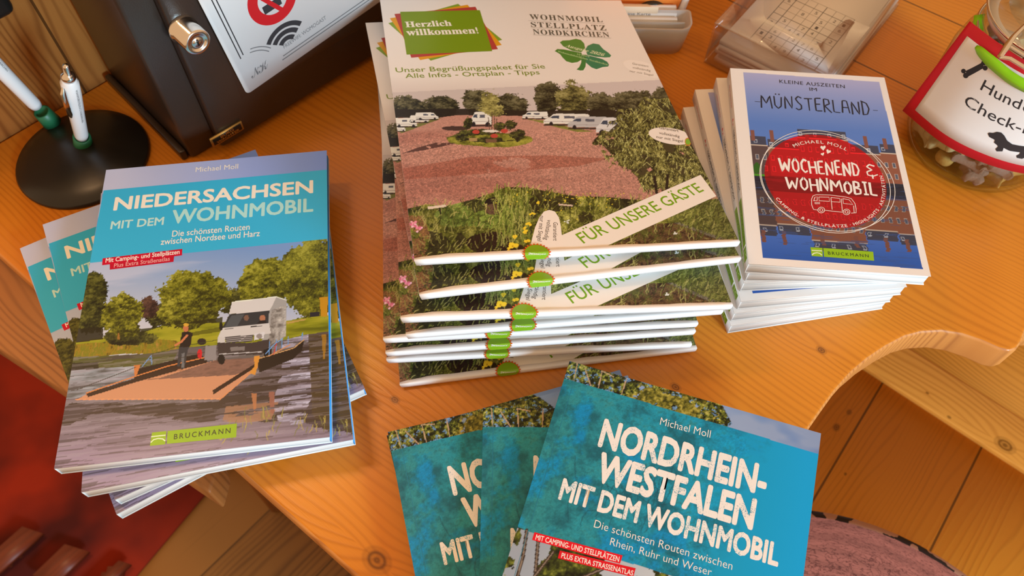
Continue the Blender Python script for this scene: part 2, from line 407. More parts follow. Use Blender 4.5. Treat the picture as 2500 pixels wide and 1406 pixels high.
BR = {  # brush lettering: strokes in a box of width w and height 1
 'M': (.8, [[(0, 0), (.06, 1), (.38, .35), (.68, 1), (.78, 0)]]), 'N': (.6, [[(0, 0), (.03, 1), (.5, 0), (.55, 1)]]),
 'Ü': (.6, [[(.02, 1), (.03, .25), (.25, 0), (.48, .2), (.55, .95)], [(.15, 1.12), (.17, 1.22)], [(.4, 1.12), (.42, 1.22)]]),
 'S': (.5, [[(.48, .88), (.25, 1), (.04, .8), (.2, .55), (.42, .35), (.4, .1), (.18, 0), (0, .12)]]),
 'T': (.6, [[(0, .97), (.6, 1)], [(.3, .98), (.3, 0)]]), 'E': (.45, [[(.45, 1), (.03, .98), (0, 0), (.45, .03)], [(.02, .52), (.36, .54)]]),
 'R': (.5, [[(0, 0), (.03, 1), (.38, .95), (.42, .65), (.05, .48), (.5, 0)]]), 'L': (.45, [[(.03, 1), (0, .02), (.45, 0)]]),
 'A': (.55, [[(0, 0), (.1, .95), (.42, .95), (.52, 0)], [(.05, .42), (.48, .42)]]), 'D': (.5, [[(0, 0), (.03, 1)], [(-.05, 1), (.35, .85), (.48, .45), (.3, .05), (-.05, 0)]]),
 'W': (.85, [[(0, 1), (.18, 0), (.42, .75), (.62, 0), (.85, 1)]]), 'O': (.55, [[(.28, 1), (.03, .7), (.04, .25), (.25, 0), (.48, .25), (.5, .7), (.28, 1)]]),
 'C': (.48, [[(.46, .85), (.28, 1), (.03, .7), (.03, .25), (.25, 0), (.46, .15)]]), 'H': (.55, [[(0, 1), (.02, 0)], [(.52, 1), (.52, 0)], [(.02, .5), (.52, .52)]]),
 'B': (.48, [[(0, 0), (.02, 1), (.38, .9), (.36, .6), (.05, .52), (.45, .4), (.42, .08), (0, 0)]]), 'I': (.35, [[(.17, 1), (.17, 0)], [(0, 1), (.35, 1)], [(0, 0), (.35, 0)]]),
 '&': (.6, [[(.5, .9), (.25, 1), (.1, .8), (.35, .58), (.08, .4), (.1, .15), (.35, .08), (.6, .25)], [(.33, .2), (.33, -.12)]]), '-': (.3, [[(0, .45), (.3, .47)]]), ' ': (.35, [])}
def ribbon(pts, w0, w1=None):
    P = np.asarray(pts, float); w1 = w0 if w1 is None else w1
    if len(P) > 2:                 # round the corners a little
        Q = [P[0]]
        for i in range(1, len(P) - 1): Q += [P[i] * .72 + P[i - 1] * .28, P[i] * .95 + (P[i - 1] + P[i + 1]) * .025, P[i] * .72 + P[i + 1] * .28]
        Q.append(P[-1]); P = np.array(Q)
    n = len(P); t = np.zeros_like(P); t[1:-1] = P[2:] - P[:-2]; t[0] = P[1] - P[0]; t[-1] = P[-1] - P[-2]
    t /= np.linalg.norm(t, axis=1)[:, None] + 1e-12; nn = np.c_[-t[:, 1], t[:, 0]]
    w = np.linspace(w0, w1, n)[:, None] / 2
    V = np.r_[P + nn * w, P - nn * w]
    F = np.array([(i, n + i, n + i + 1, i + 1) for i in range(n - 1)])
    return V, F
def brush2d(s, p0, p1, H, w, seed=1):
    r = random.Random(seed); tot = sum(BR[c][0] for c in s) + 0.17 * (len(s) - 1)
    p0 = np.asarray(p0, float); p1 = np.asarray(p1, float); d = p1 - p0; L_ = np.linalg.norm(d); d /= L_; n = np.array([-d[1], d[0]]); k = L_ / tot
    x = 0; out = []
    for c in s:
        cw, st = BR[c]; dy = r.uniform(-.06, .06); sc = r.uniform(.92, 1.06)
        for q in st:
            P = [p0 + d * ((x + px) * k) + n * ((py * sc + dy) * H) for px, py in q]
            out.append(ribbon(P, w * r.uniform(.9, 1.15), w * r.uniform(.7, 1.0)))
        x += cw + 0.17
    return out
def arc_text2d(s, path, H, bold=0.0):
    """letters set one by one along a path"""
    P = np.asarray(path, float); seg = np.linalg.norm(np.diff(P, axis=0), axis=1); cum = np.r_[0, np.cumsum(seg)]
    adv = []
    for ch in s:
        if ch == ' ': adv.append(.34)
        else:
            V, T = glyphs(ch, bold); adv.append(V[:, 0].max() + .11)
    k = cum[-1] / sum(adv); x = 0; out = []
    for ch, a in zip(s, adv):
        if ch != ' ':
            V, T = glyphs(ch, bold); mid = (x + a / 2) * k
            i = min(np.searchsorted(cum, mid) - 1, len(seg) - 1); i = max(i, 0)
            q = P[i] + (P[i + 1] - P[i]) * ((mid - cum[i]) / seg[i]); d = (P[i + 1] - P[i]) / seg[i]; n = np.array([-d[1], d[0]])
            u = (V[:, :1] - a / 2 + .05) * k; v = V[:, 1:2] / CAPH * H
            out.append((np.c_[q + u * d + v * n, V[:, 2]], T))
        x += a
    return out

# ------------------------------------------------------------------ painting the printed pictures
def vnoise(X, Y, seed):
    g = np.random.default_rng(seed).random((64, 64))
    xi = np.floor(X).astype(int); yi = np.floor(Y).astype(int); fx = X - xi; fy = Y - yi
    fx = fx * fx * (3 - 2 * fx); fy = fy * fy * (3 - 2 * fy)
    a = g[yi % 64, xi % 64]; b = g[yi % 64, (xi + 1) % 64]; c = g[(yi + 1) % 64, xi % 64]; d = g[(yi + 1) % 64, (xi + 1) % 64]
    return (a * (1 - fx) + b * fx) * (1 - fy) + (c * (1 - fx) + d * fx) * fy
class Paint:
    def __init__(s, w, h, res, U, white):
        s.w, s.h = w, h; s.nx = int(w / res) + 1; s.ny = int(h / res) + 1; s.U = U; s.white = lin(white)
        x = np.linspace(0, w, s.nx); y = np.linspace(0, h, s.ny); s.X, s.Y = np.meshgrid(x, y)
        s.I = np.zeros((s.ny, s.nx, 3)); s.I[:] = np.array(white, float)
    def n(s, size, seed=0, oct=4, ax=1.0, ay=1.0, rough=.55):
        t = 0; a = 1; tot = 0; f = 1 / size
        for k in range(oct):
            t = t + a * vnoise(s.X * f / ax + 13.7 * k, s.Y * f / ay + 7.3 * k, seed + k); tot += a; a *= rough; f *= 2
        return t / tot
    def poly(s, pts, px=True):
        P = s.U(pts) if px else np.asarray(pts, float)
        m = np.zeros(s.X.shape, bool); j = len(P) - 1
        for i in range(len(P)):
            xi, yi = P[i]; xj, yj = P[j]
            if yi != yj:
                c = ((yi > s.Y) != (yj > s.Y)) & (s.X < (xj - xi) * (s.Y - yi) / (yj - yi) + xi); m ^= c
            j = i
        return m
    def ell(s, c, rx, ry, rough=0.0, seed=0, size=.012, tilt=None):
        """ellipse given in photograph pixels: centre, horizontal and vertical radius"""
        C, R, T = s.U([c, (c[0] + rx, c[1]), (c[0], c[1] - ry)])
        A = np.array([R - C, T - C]).T; q = np.linalg.inv(A) @ np.stack([(s.X - C[0]).ravel(), (s.Y - C[1]).ravel()])
        d = np.sqrt((q ** 2).sum(0)).reshape(s.X.shape)
        if rough: d = d + (s.n(size, seed, 4) - .5) * 2 * rough
        return d < 1
    def fill(s, m, col, a=1.0):
        if np.isscalar(a): s.I[m] = s.I[m] * (1 - a) + np.array(col, float) * a
        else: s.I[m] = s.I[m] * (1 - a[m][:, None]) + np.array(col, float) * a[m][:, None]
    def tex(s, m, pal, size, seed=0, oct=4, ax=1.0, ay=1.0, gain=1.9, a=1.0):
        t = np.clip((s.n(size, seed, oct, ax, ay, .7) - .5) * gain + .5, 0, .9999) * (len(pal) - 1)
        k = t.astype(int); f = (t - k)[..., None]; P = np.array(pal, float); c = P[k] * (1 - f) + P[k + 1] * f
        s.I[m] = s.I[m] * (1 - a) + c[m] * a
    def grad(s, m, p0, p1, c0, c1):
        a, b = s.U([p0, p1]); d = b - a; t = np.clip(((s.X - a[0]) * d[0] + (s.Y - a[1]) * d[1]) / (d @ d), 0, 1)[..., None]
        s.I[m] = (np.array(c0, float) * (1 - t) + np.array(c1, float) * t)[m]
    def line(s, pts, wpx, col, a=1.0):
        for p, q in zip(pts[:-1], pts[1:]):
            A, B, W = s.U([p, q, (p[0] + wpx, p[1])]); w = max(np.linalg.norm(W - A), s.w / s.nx * 1.1) / 2
            d = B - A; L2 = d @ d + 1e-12
            x0, x1 = sorted((A[0], B[0])); y0, y1 = sorted((A[1], B[1])); rx = s.w / (s.nx - 1); ry = s.h / (s.ny - 1)
            i0 = max(int((x0 - w) / rx), 0); i1 = min(int((x1 + w) / rx) + 2, s.nx); j0 = max(int((y0 - w) / ry), 0); j1 = min(int((y1 + w) / ry) + 2, s.ny)
            if i0 >= i1 or j0 >= j1: continue
            X = s.X[j0:j1, i0:i1]; Y = s.Y[j0:j1, i0:i1]
            t = np.clip(((X - A[0]) * d[0] + (Y - A[1]) * d[1]) / L2, 0, 1)
            m = np.hypot(X - A[0] - t * d[0], Y - A[1] - t * d[1]) <= w
            sub = s.I[j0:j1, i0:i1]; sub[m] = sub[m] * (1 - a) + np.array(col, float) * a
    def tree(s, c, rx, ry, pal, seed, rough=.16, size=.004, shade=.45):
        """a leafy crown: ragged outline, clumps of leaves lit from the upper left"""
        C, R, T = s.U([c, (c[0] + rx, c[1]), (c[0], c[1] - ry)]); rr_ = max(np.linalg.norm(R - C), np.linalg.norm(T - C))
        A = np.array([R - C, T - C]).T; q = np.linalg.inv(A) @ np.stack([(s.X - C[0]).ravel(), (s.Y - C[1]).ravel()]); qx, qy = q.reshape(2, *s.X.shape)
        big = s.n(rr_ * .75, seed, 2) - .5; fine = s.n(rr_ * .22, seed + 3, 4, rough=.75) - .5
        d = np.sqrt(qx ** 2 + qy ** 2) + big * 1.0 * (rough / .16) * .55 + fine * .75 * (rough / .16) * .8 + (s.n(rr_ * .07, seed + 8, 2) - .5) * .22
        m = d < 1
        cl = s.n(rr_ * .42, seed + 9, 3) - .5; cl2 = s.n(rr_ * .42, seed + 9, 3); e = np.zeros_like(cl); e[1:, 1:] = cl2[1:, :-1] * 0 + (cl2[:-1, 1:] - cl2[1:, 1:]) * 9
        leaf = (s.n(.0026, seed + 5, 3, rough=.8) - .5) * .75 + (s.n(.0009, seed + 6, 2) - .5) * .65 + s.grain(seed) * .09
        t = .45 + cl * 1.05 + leaf * 1.0 * (1 - .0 * shade) + .22 * qy - .10 * qx + np.clip(-e, -.15, .15)
        t = np.clip(t, 0, .9999) * (len(pal) - 1); k = t.astype(int); f = (t - k)[..., None]; P = np.array(pal, float); col = P[k] * (1 - f) + P[k + 1] * f
        s.I[m] = col[m]
        return m
    def strokes(s, m, n, lpx, ang, cols, seed, wpx=1.5, spread=.5):
        r = np.random.default_rng(seed); idx = np.argwhere(m)
        if not len(idx): return
        Ux = s.inv
        for k in range(n):
            j, i = idx[r.integers(len(idx))]; p = Ux([(s.X[j, i], s.Y[j, i])])[0]
            a = ang + r.normal() * spread; l = lpx * r.uniform(.5, 1.3)
            q = (p[0] + math.cos(a) * l, p[1] - math.sin(a) * l); mid = ((p[0] + q[0]) / 2 + r.normal() * l * .1, (p[1] + q[1]) / 2 + r.normal() * l * .1)
            s.line([p, mid, q], wpx, cols[r.integers(len(cols))], .85)
    def grain(s, seed):
        return np.clip(np.random.default_rng(seed + 500).normal(size=s.X.shape), -2, 2)
    def speckle(s, m, amount, seed=1):
        """fine photographic texture of gravel, leaves and grass"""
        g = s.grain(seed) * .6 + (s.n(.0011, seed, 2) - .5) * 2.2; s.I[m] = np.clip(s.I[m] * (1 + (g * amount)[m][:, None]), 0, 250)
    def albedo(s):
        c = lin(np.clip(s.I, 0, 255)) / s.white * 0.82
        return np.clip(c, 0.002, 0.88)
    def colour(s, col):
        return np.clip(lin(col) / s.white * 0.82, 0.002, 0.88)
    def into(s, mb, mat, z):
        nx, ny = s.nx, s.ny
        V = np.stack([s.X - s.w / 2, s.Y - s.h / 2, np.full(s.X.shape, z)], -1).reshape(-1, 3)
        i, j = np.meshgrid(np.arange(nx - 1), np.arange(ny - 1)); a = (j * nx + i).ravel()
        mb.add(V, np.stack([a, a + 1, a + nx + 1, a + nx], 1), mat, s.albedo().reshape(-1, 3))
def painter(w, h, res, quad, white):
    U = homog(quad, [(0, h), (w, h), (w, 0), (0, 0)]); p = Paint(w, h, res, U, white)
    p.inv = homog([(0, h), (w, h), (w, 0), (0, 0)], quad); return p
LAY = 0.000012
class Print:
    """lettering and flat shapes laid on a painted cover, all in one mesh"""
    def __init__(s, p, mb, z): s.p, s.mb, s.z = p, mb, z; s.k = 1
    def put(s, V2, F, col, mat=None, lay=None):
        V2 = np.asarray(V2, float); k = s.k if lay is None else lay; up_ = lift(V2); V2 = V2[:, :2]
        inside = (V2[:, 0].min() > -.0005) and (V2[:, 0].max() < s.p.w + .0005)
        V = np.c_[V2 - np.array([s.p.w / 2, s.p.h / 2]), s.z + LAY * k + up_]
        V[:, 0] = np.clip(V[:, 0], -s.p.w / 2, s.p.w / 2); V[:, 1] = np.clip(V[:, 1], -s.p.h / 2, s.p.h / 2)
        s.mb.add(V, F, mat or INK, s.p.colour(col))
    def poly(s, pts, col, lay=None, px=True):
        P = s.p.U(pts) if px else np.asarray(pts, float)
        a = 0
        for i in range(len(P)): a += P[i][0] * P[(i + 1) % len(P)][1] - P[(i + 1) % len(P)][0] * P[i][1]
        f = list(range(len(P))); f = f if a > 0 else f[::-1]
        s.put(P, [f], col, None, lay)
    def text(s, t, p0, p1, hpx, col, bold=0.0, shear=0.0, mat=None, lay=6, spacing=1.0):
        """baseline from pixel p0 to p1, hpx the pixel at the top of the first capital"""
        a, b, c = s.p.U([p0, p1, hpx]); d = (b - a) / np.linalg.norm(b - a); n = np.array([-d[1], d[0]])
        V, T = text2d(t, a, b, float((c - a) @ n), bold, shear, spacing); s.put(V, T, col, mat, lay)
    def line(s, pts, wpx, col, lay=5):
        P = s.p.U(pts); W = s.p.U([pts[0], (pts[0][0] + wpx, pts[0][1])]); w = np.linalg.norm(W[1] - W[0])
        n = len(P); t = np.gradient(P, axis=0); t /= np.linalg.norm(t, axis=1)[:, None] + 1e-12; nn = np.c_[-t[:, 1], t[:, 0]]
        V = np.r_[P + nn * w / 2, P - nn * w / 2]; s.put(V, np.array([(i, n + i, n + i + 1, i + 1) for i in range(n - 1)]), col, None, lay)
    def brush(s, t, p0, p1, hpx, wmm, col, seed=1, lay=6):
        a, b, c = s.p.U([p0, p1, hpx]); d = (b - a) / np.linalg.norm(b - a); n = np.array([-d[1], d[0]])
        for q, (V, F) in enumerate(brush2d(t, a, b, float((c - a) @ n), wmm, seed)): s.put(V, F, col, None, lay + .3 * (q % 3))
    def arc(s, t, pts, hm, col, bold=0.0, lay=6):
        for V, T in arc_text2d(t, s.p.U(pts), hm, bold): s.put(V, T, col, None, lay)
def zz(ox, oy, k):
    """pixels read in an enlargement of the photograph"""
    return lambda *p: [(ox + k * a, oy + k * b) for a, b in p]

# ================================================================== the setting
ANG = math.radians(-37.5)                   # the boards of the table run this way
A_ = (math.cos(ANG), math.sin(ANG)); N_ = (-math.sin(ANG), math.cos(ANG))
def xy(u, v, h=0.0): return tuple(at(u, v, h)[:2])
WOOD = wood_mat('varnished_pine', (0.61, 0.212, 0.016, 1), (0.37, 0.103, 0.005, 1), ANG, 0.0046,
                seams=(0.640, 0.748, 0.86), knots=((-0.0800, 0.1190, .0075), (0.1155, 0.2405, .0032), (-0.0790, 0.2265, .0030), (0.2230, 0.2720, .003), (-.30, .395, .004)), ringmix=.42, tone=.34)
PANEL = wood_mat('wall_pine', (0.50, 0.20, 0.045, 1), (0.24, 0.075, 0.014, 1), PI / 2, 0.006, axes='xz', width=0.16, offs=-0.08, rough=0.5, ringmix=.75)
EDGEW = wood_mat('pine_edge', (0.60, 0.25, 0.06, 1), (0.30, 0.09, 0.02, 1), ANG, 0.004, rough=0.5)
BENCHW = wood_mat('bench_pine', (0.86, 0.42, 0.04, 1), (0.56, 0.23, 0.014, 1), math.radians(53), 0.006, width=0.115, offs=0.02, tone=0.35,
                  knots=(xy(2042, 1043, -.3) + (.004,), xy(2073, 1006, -.3) + (.003,), xy(2064, 1157, -.3) + (.0016,)))
RAILW = wood_mat('rail_pine', (0.82, 0.36, 0.06, 1), (0.50, 0.17, 0.02, 1), ANG, 0.006, tone=0.3, knots=(xy(2449, 1090, -.3) + (.0085,), xy(2313, 1022, -.3) + (.002,), xy(2260, 963, -.3) + (.0016,)))
FLOORW = wood_mat('floor_boards', (0.24, 0.105, 0.022, 1), (0.11, 0.042, 0.008, 1), math.radians(50), 0.012, width=0.13, tone=0.7, rough=0.4)
OLDW = wood_mat('old_board', (0.36, 0.14, 0.035, 1), (0.15, 0.05, 0.012, 1), ANG, 0.007, tone=0.4, seams=(0.046, 0.095), rough=0.5)

# table top, with the scooped front edge on the right
eA, eB = np.array(xy(0, 625)), np.array(xy(870, 1406)); ed = (eB - eA) / np.linalg.norm(eB - eA)
curve = [xy(*p) for p in ((1975, 1047), (2002, 1008), (2040, 955), (2080, 910), (2120, 876), (2165, 846), (2210, 822), (2250, 811), (2300, 808), (2350, 816), (2400, 833), (2440, 851), (2466, 857), (2484, 851), (2496, 834), (2506, 806))]
cd = np.array(curve[0]) - np.array(curve[2]); cd /= np.linalg.norm(cd)
low = [tuple(np.array(curve[0]) + cd * d) for d in (0.10, 0.05, 0.02)]
low[0] = (low[0][0] - 0.012, low[0][1] - .008)
w0 = np.array(xy(0, 345)); wd = np.array([math.cos(math.radians(47.5)), math.sin(math.radians(47.5))]); wn = np.array([-wd[1], wd[0]])
st_ = np.linalg.solve(np.array([[-wd[0], ed[0]], [-wd[1], ed[1]]]), eA - w0)     # table edge meets the wall
wA = w0 - wd * st_[0]
top = [tuple(wA), tuple(eB + ed * 0.16), (low[0][0] - .02, low[0][1] - .035)] + low + curve + [(0.46, 0.30), (1.0, 0.0), (1.2, 0.9), tuple(w0 + wd * 1.75 - wn * .001)]
mb = MB(); mb.prism(top, TZ - 0.028, TZ, WOOD, side=EDGEW); tab = empty('table', Matrix.Translation((0, 0, 0)), 'varnished orange pine table with a scooped front edge, holding the book stacks', 'table')
def weld(o, d=1e-6):
    bm = bmesh.new(); bm.from_mesh(o.data); bmesh.ops.remove_doubles(bm, verts=bm.verts, dist=d); bm.to_mesh(o.data); bm.free()
tt = mb.obj('table_top', tab); weld(tt); bv = tt.modifiers.new('edge', 'BEVEL'); bv.width = 0.003; bv.segments = 3; bv.limit_method = 'ANGLE'
for (lx, ly) in ((-.22, .56), (0.62, 1.2)):
    mb = MB(); mb.box((lx - .035, ly - .035, 0.0), (lx + .035, ly + .035, TZ - .028), EDGEW); mb.obj('leg', tab, bevel=.003)

mb = MB(); mb.box((-2.6, -2.2, -0.03), (2.6, 3.2, 0.0), FLOORW); tag(mb.obj('floor'), kind='structure')
# pine wall behind the black box
def wallT(V):
    V = np.asarray(V, float); return V
wm = Matrix.Identity(4)
wm[0][0], wm[1][0] = wd; wm[0][1], wm[1][1] = wn; wm[0][3], wm[1][3] = w0
mb = MB(); mb.box((-st_[0], 0.0, TZ - .03), (1.75, 0.03, 2.3), PANEL); wl = mb.obj('wall_left'); wl.matrix_world = wm; tag(wl, kind='structure')

# bench on the right below the scoop
BZ = -0.30
mb = MB(); bp0 = [xy(*p, BZ) for p in ((1880, 760), (2520, 1145), (2700, 1700), (1700, 1700))]
benchm = empty('bench', Matrix.Identity(4), 'lower pine bench of crosswise boards and a rail, seen through the scoop of the table', 'bench')
rA, rB = np.array(xy(2136, 918, BZ)), np.array(xy(2500, 1154, BZ)); rd = (rB - rA) / np.linalg.norm(rB - rA); rn = np.array([-rd[1], rd[0]])
def strip(o0, o1, a0=-0.5, a1=0.6):
    return [tuple(rA + rd * a0 + rn * o0), tuple(rA + rd * a1 + rn * o0), tuple(rA + rd * a1 + rn * o1), tuple(rA + rd * a0 + rn * o1)]
mb = MB(); mb.prism(strip(-0.62, -0.002, -.12), TZ + BZ - .03, TZ + BZ, BENCHW); o = mb.obj('seat', benchm); weld(o)
mb = MB(); mb.prism(strip(0.0, 0.055, -.25), TZ + BZ - .06, TZ + BZ + .004, RAILW); o = mb.obj('rail', benchm, bevel=.002)
mb = MB(); mb.prism(strip(0.057, 0.40, -.25), TZ + BZ - .03, TZ + BZ - .004, wood_mat('bench_back_boards', (0.78, 0.31, 0.04, 1), (0.48, 0.16, 0.015, 1), ANG, 0.006, width=.12, tone=.3)); mb.obj('back_board', benchm)
for d in (0.02, 0.5):
    q = rA + rd * d - rn * 0.3; mb = MB(); mb.box((q[0] - .04, q[1] - .04, 0), (q[0] + .04, q[1] + .04, TZ + BZ - .03), EDGEW); mb.obj('leg', benchm)

# old board below the left table edge
OZ = -0.10
ob = [xy(*p, OZ) for p in ((-180, 735), (0, 852), (168, 962), (340, 1090), (512, 1206), (530, 1140), (470, 950), (300, 640), (-200, 400))]
mb = MB(); mb.prism(ob[::-1] if False else ob, TZ + OZ - .04, TZ + OZ, OLDW); sb = mb.obj('side_bench', bevel=.003)
weld(sb); tag(sb, 'old brown wooden board lower than the table, along its left edge', 'bench')
bm = bmesh.new(); bm.from_mesh(sb.data); bmesh.ops.recalc_face_normals(bm, faces=bm.faces); bm.to_mesh(sb.data); bm.free()
mb = MB()
for p in ((60, 520), (300, 680)):
    q = xy(*p, OZ); mb.box((q[0] - .02, q[1] - .02, 0), (q[0] + .02, q[1] + .02, TZ + OZ - .041), OLDW)
bl = mb.obj('leg', None); bl.parent = sb

# red rug and a low red step on the floor
RUG, nt, b = new_mat('red_rug'); N = nt.nodes; L = nt.links
tc = N.new('ShaderNodeTexCoord'); nz = N.new('ShaderNodeTexNoise'); nz.inputs['Scale'].default_value = 5.5; nz.inputs['Detail'].default_value = 3; L.new(tc.outputs['Object'], nz.inputs['Vector'])
cr = N.new('ShaderNodeValToRGB'); cr.color_ramp.elements[0].position = .38; cr.color_ramp.elements[1].position = .62; cr.color_ramp.elements[0].color = (0.05, 0.006, 0.004, 1); cr.color_ramp.elements[1].color = (0.22, 0.016, 0.004, 1)  # dark patches of shadow painted into the rug's red by noise
L.new(nz.outputs['Fac'], cr.inputs['Fac']); L.new(cr.outputs['Color'], b.inputs['Base Color']); b.inputs['Roughness'].default_value = .9; b.inputs['Specular IOR Level'].default_value = .15
fz = -0.745
rp = [xy(*p, fz) for p in ((-350, 700), (120, 860), (480, 1120), (505, 1200), (326, 1412), (150, 1640), (-420, 1500))]
mb = MB(); mb.prism(rp, 0.0, 0.006, RUG); o = mb.obj('rug'); tag(o, 'dark red rug on the floor under the left book stack', 'rug')
bm = bmesh.new(); bm.from_mesh(o.data); bmesh.ops.recalc_face_normals(bm, faces=bm.faces); bm.to_mesh(o.data); bm.free()
REDW = wood_mat('red_brown_wood', (0.13, 0.022, 0.006, 1), (0.07, 0.011, 0.004, 1), math.radians(50), 0.01, rough=.45)
stl = empty('foot_stool', Matrix.Identity(4), 'low reddish wooden stool of three slats standing on the red rug', 'stool')
for k, q4 in enumerate((((-70, 1395), (54, 1285), (104, 1302), (-20, 1412)), ((79, 1404), (158, 1328), (216, 1346), (137, 1422)), ((215, 1440), (290, 1368), (318, 1377), (243, 1449)))):
    Q4 = [np.array(xy(*p, -.725)) for p in q4]
    mb = MB(); mb.prism([tuple(q) for q in Q4][::-1], TZ - .733, TZ - .725, REDW); mb.obj('slat', stl)
    for q in (Q4[0] * .6 + Q4[2] * .4, Q4[1] * .6 + Q4[3] * .4):
        mb = MB(); mb.box((q[0] - .012, q[1] - .012, .006), (q[0] + .012, q[1] + .012, TZ - .733), REDW); mb.obj('leg', stl)

# round cushion printed like a sawn log, on the bench
cz = BZ + 0.045
c3 = [np.array(xy(*p, cz)) for p in ((1990, 1234), (2210, 1298), (2392, 1410))]
def circ3(a, b, c):
    A = 2 * np.array([b - a, c - a]); r = np.array([b @ b - a @ a, c @ c - a @ a]); o = np.linalg.solve(A, r); return o, np.linalg.norm(o - a)
cc, cr_ = circ3(*c3)
m, nt, b = new_mat('sawn_log_print'); N = nt.nodes; L = nt.links
tc = N.new('ShaderNodeTexCoord'); vo = N.new('ShaderNodeTexVoronoi'); vo.feature = 'DISTANCE_TO_EDGE'; vo.inputs['Scale'].default_value = 75
nzz = N.new('ShaderNodeTexNoise'); nzz.inputs['Scale'].default_value = 25; nzz.inputs['Detail'].default_value = 5
ma = N.new('ShaderNodeMix'); ma.data_type = 'RGBA'; ma.blend_type = 'LINEAR_LIGHT'; ma.inputs['Factor'].default_value = .03
L.new(tc.outputs['Object'], ma.inputs[6]); L.new(nzz.outputs['Color'], ma.inputs[7]); L.new(ma.outputs[2], vo.inputs['Vector'])
crp = N.new('ShaderNodeValToRGB'); crp.color_ramp.elements[0].position = .0; crp.color_ramp.elements[1].position = .075
crp.color_ramp.elements[0].color = (0.10, 0.025, 0.022, 1); crp.color_ramp.elements[1].color = (0.46, 0.17, 0.135, 1)
L.new(vo.outputs['Distance'], crp.inputs['Fac'])
wv = N.new('ShaderNodeTexWave'); wv.wave_type = 'RINGS'; wv.rings_direction = 'Z'; wv.inputs['Scale'].default_value = 22; wv.inputs['Distortion'].default_value = 6; wv.inputs['Detail'].default_value = 4
L.new(tc.outputs['Object'], wv.inputs['Vector'])
mm = N.new('ShaderNodeMix'); mm.data_type = 'RGBA'; mm.blend_type = 'MULTIPLY'; mm.inputs['Factor'].default_value = .22
L.new(crp.outputs['Color'], mm.inputs[6]); L.new(wv.outputs['Color'], mm.inputs[7]); L.new(mm.outputs[2], b.inputs['Base Color']); b.inputs['Roughness'].default_value = .9
LOG = m
m, nt, b = new_mat('bark_print'); N = nt.nodes; L = nt.links
tc = N.new('ShaderNodeTexCoord'); mp = N.new('ShaderNodeMapping'); mp.inputs['Scale'].default_value = (70, 70, 25); L.new(tc.outputs['Object'], mp.inputs['Vector'])
nz = N.new('ShaderNodeTexNoise'); nz.inputs['Scale'].default_value = 1; L.new(mp.outputs[0], nz.inputs['Vector'])
cr = N.new('ShaderNodeValToRGB'); cr.color_ramp.interpolation = 'CONSTANT'; cr.color_ramp.elements[0].color = (0.02, 0.012, 0.01, 1); cr.color_ramp.elements[1].position = .5; cr.color_ramp.elements[1].color = (0.5, 0.30, 0.22, 1)
L.new(nz.outputs['Fac'], cr.inputs['Fac']); L.new(cr.outputs['Color'], b.inputs['Base Color']); b.inputs['Roughness'].default_value = .95
BARK = m
cu = empty('round_cushion', Matrix.Translation((cc[0], cc[1], TZ + BZ + .004)), 'round cushion printed like a sawn pinkish log, lying on the bench', 'cushion')
mb = MB(); r = cr_
mb.lathe([(0, .046), (r * .5, .046), (r * .85, .043), (r * .955, .040)], LOG, 72); mb.obj('log_print', cu, smooth=True)
mb = MB(); mb.lathe([(r * .955, .040), (r * .985, .036), (r, .022), (r * .985, .008), (r * .9, 0), (0, 0)], BARK, 72); mb.obj('bark_band', cu, smooth=True)

# ================================================================== covers of the books
def bruckmann(P, small, big, t0, t1, th, arcs):
    P.poly(small, (140, 165, 25), 4); P.poly(big, (140, 165, 25), 4)
    P.text('BRUCKMANN', t0, t1, th, (45, 50, 30), 0.008, lay=6, spacing=1.35)
    for a in arcs: P.line(a, 3.0, (215, 220, 165), 6)

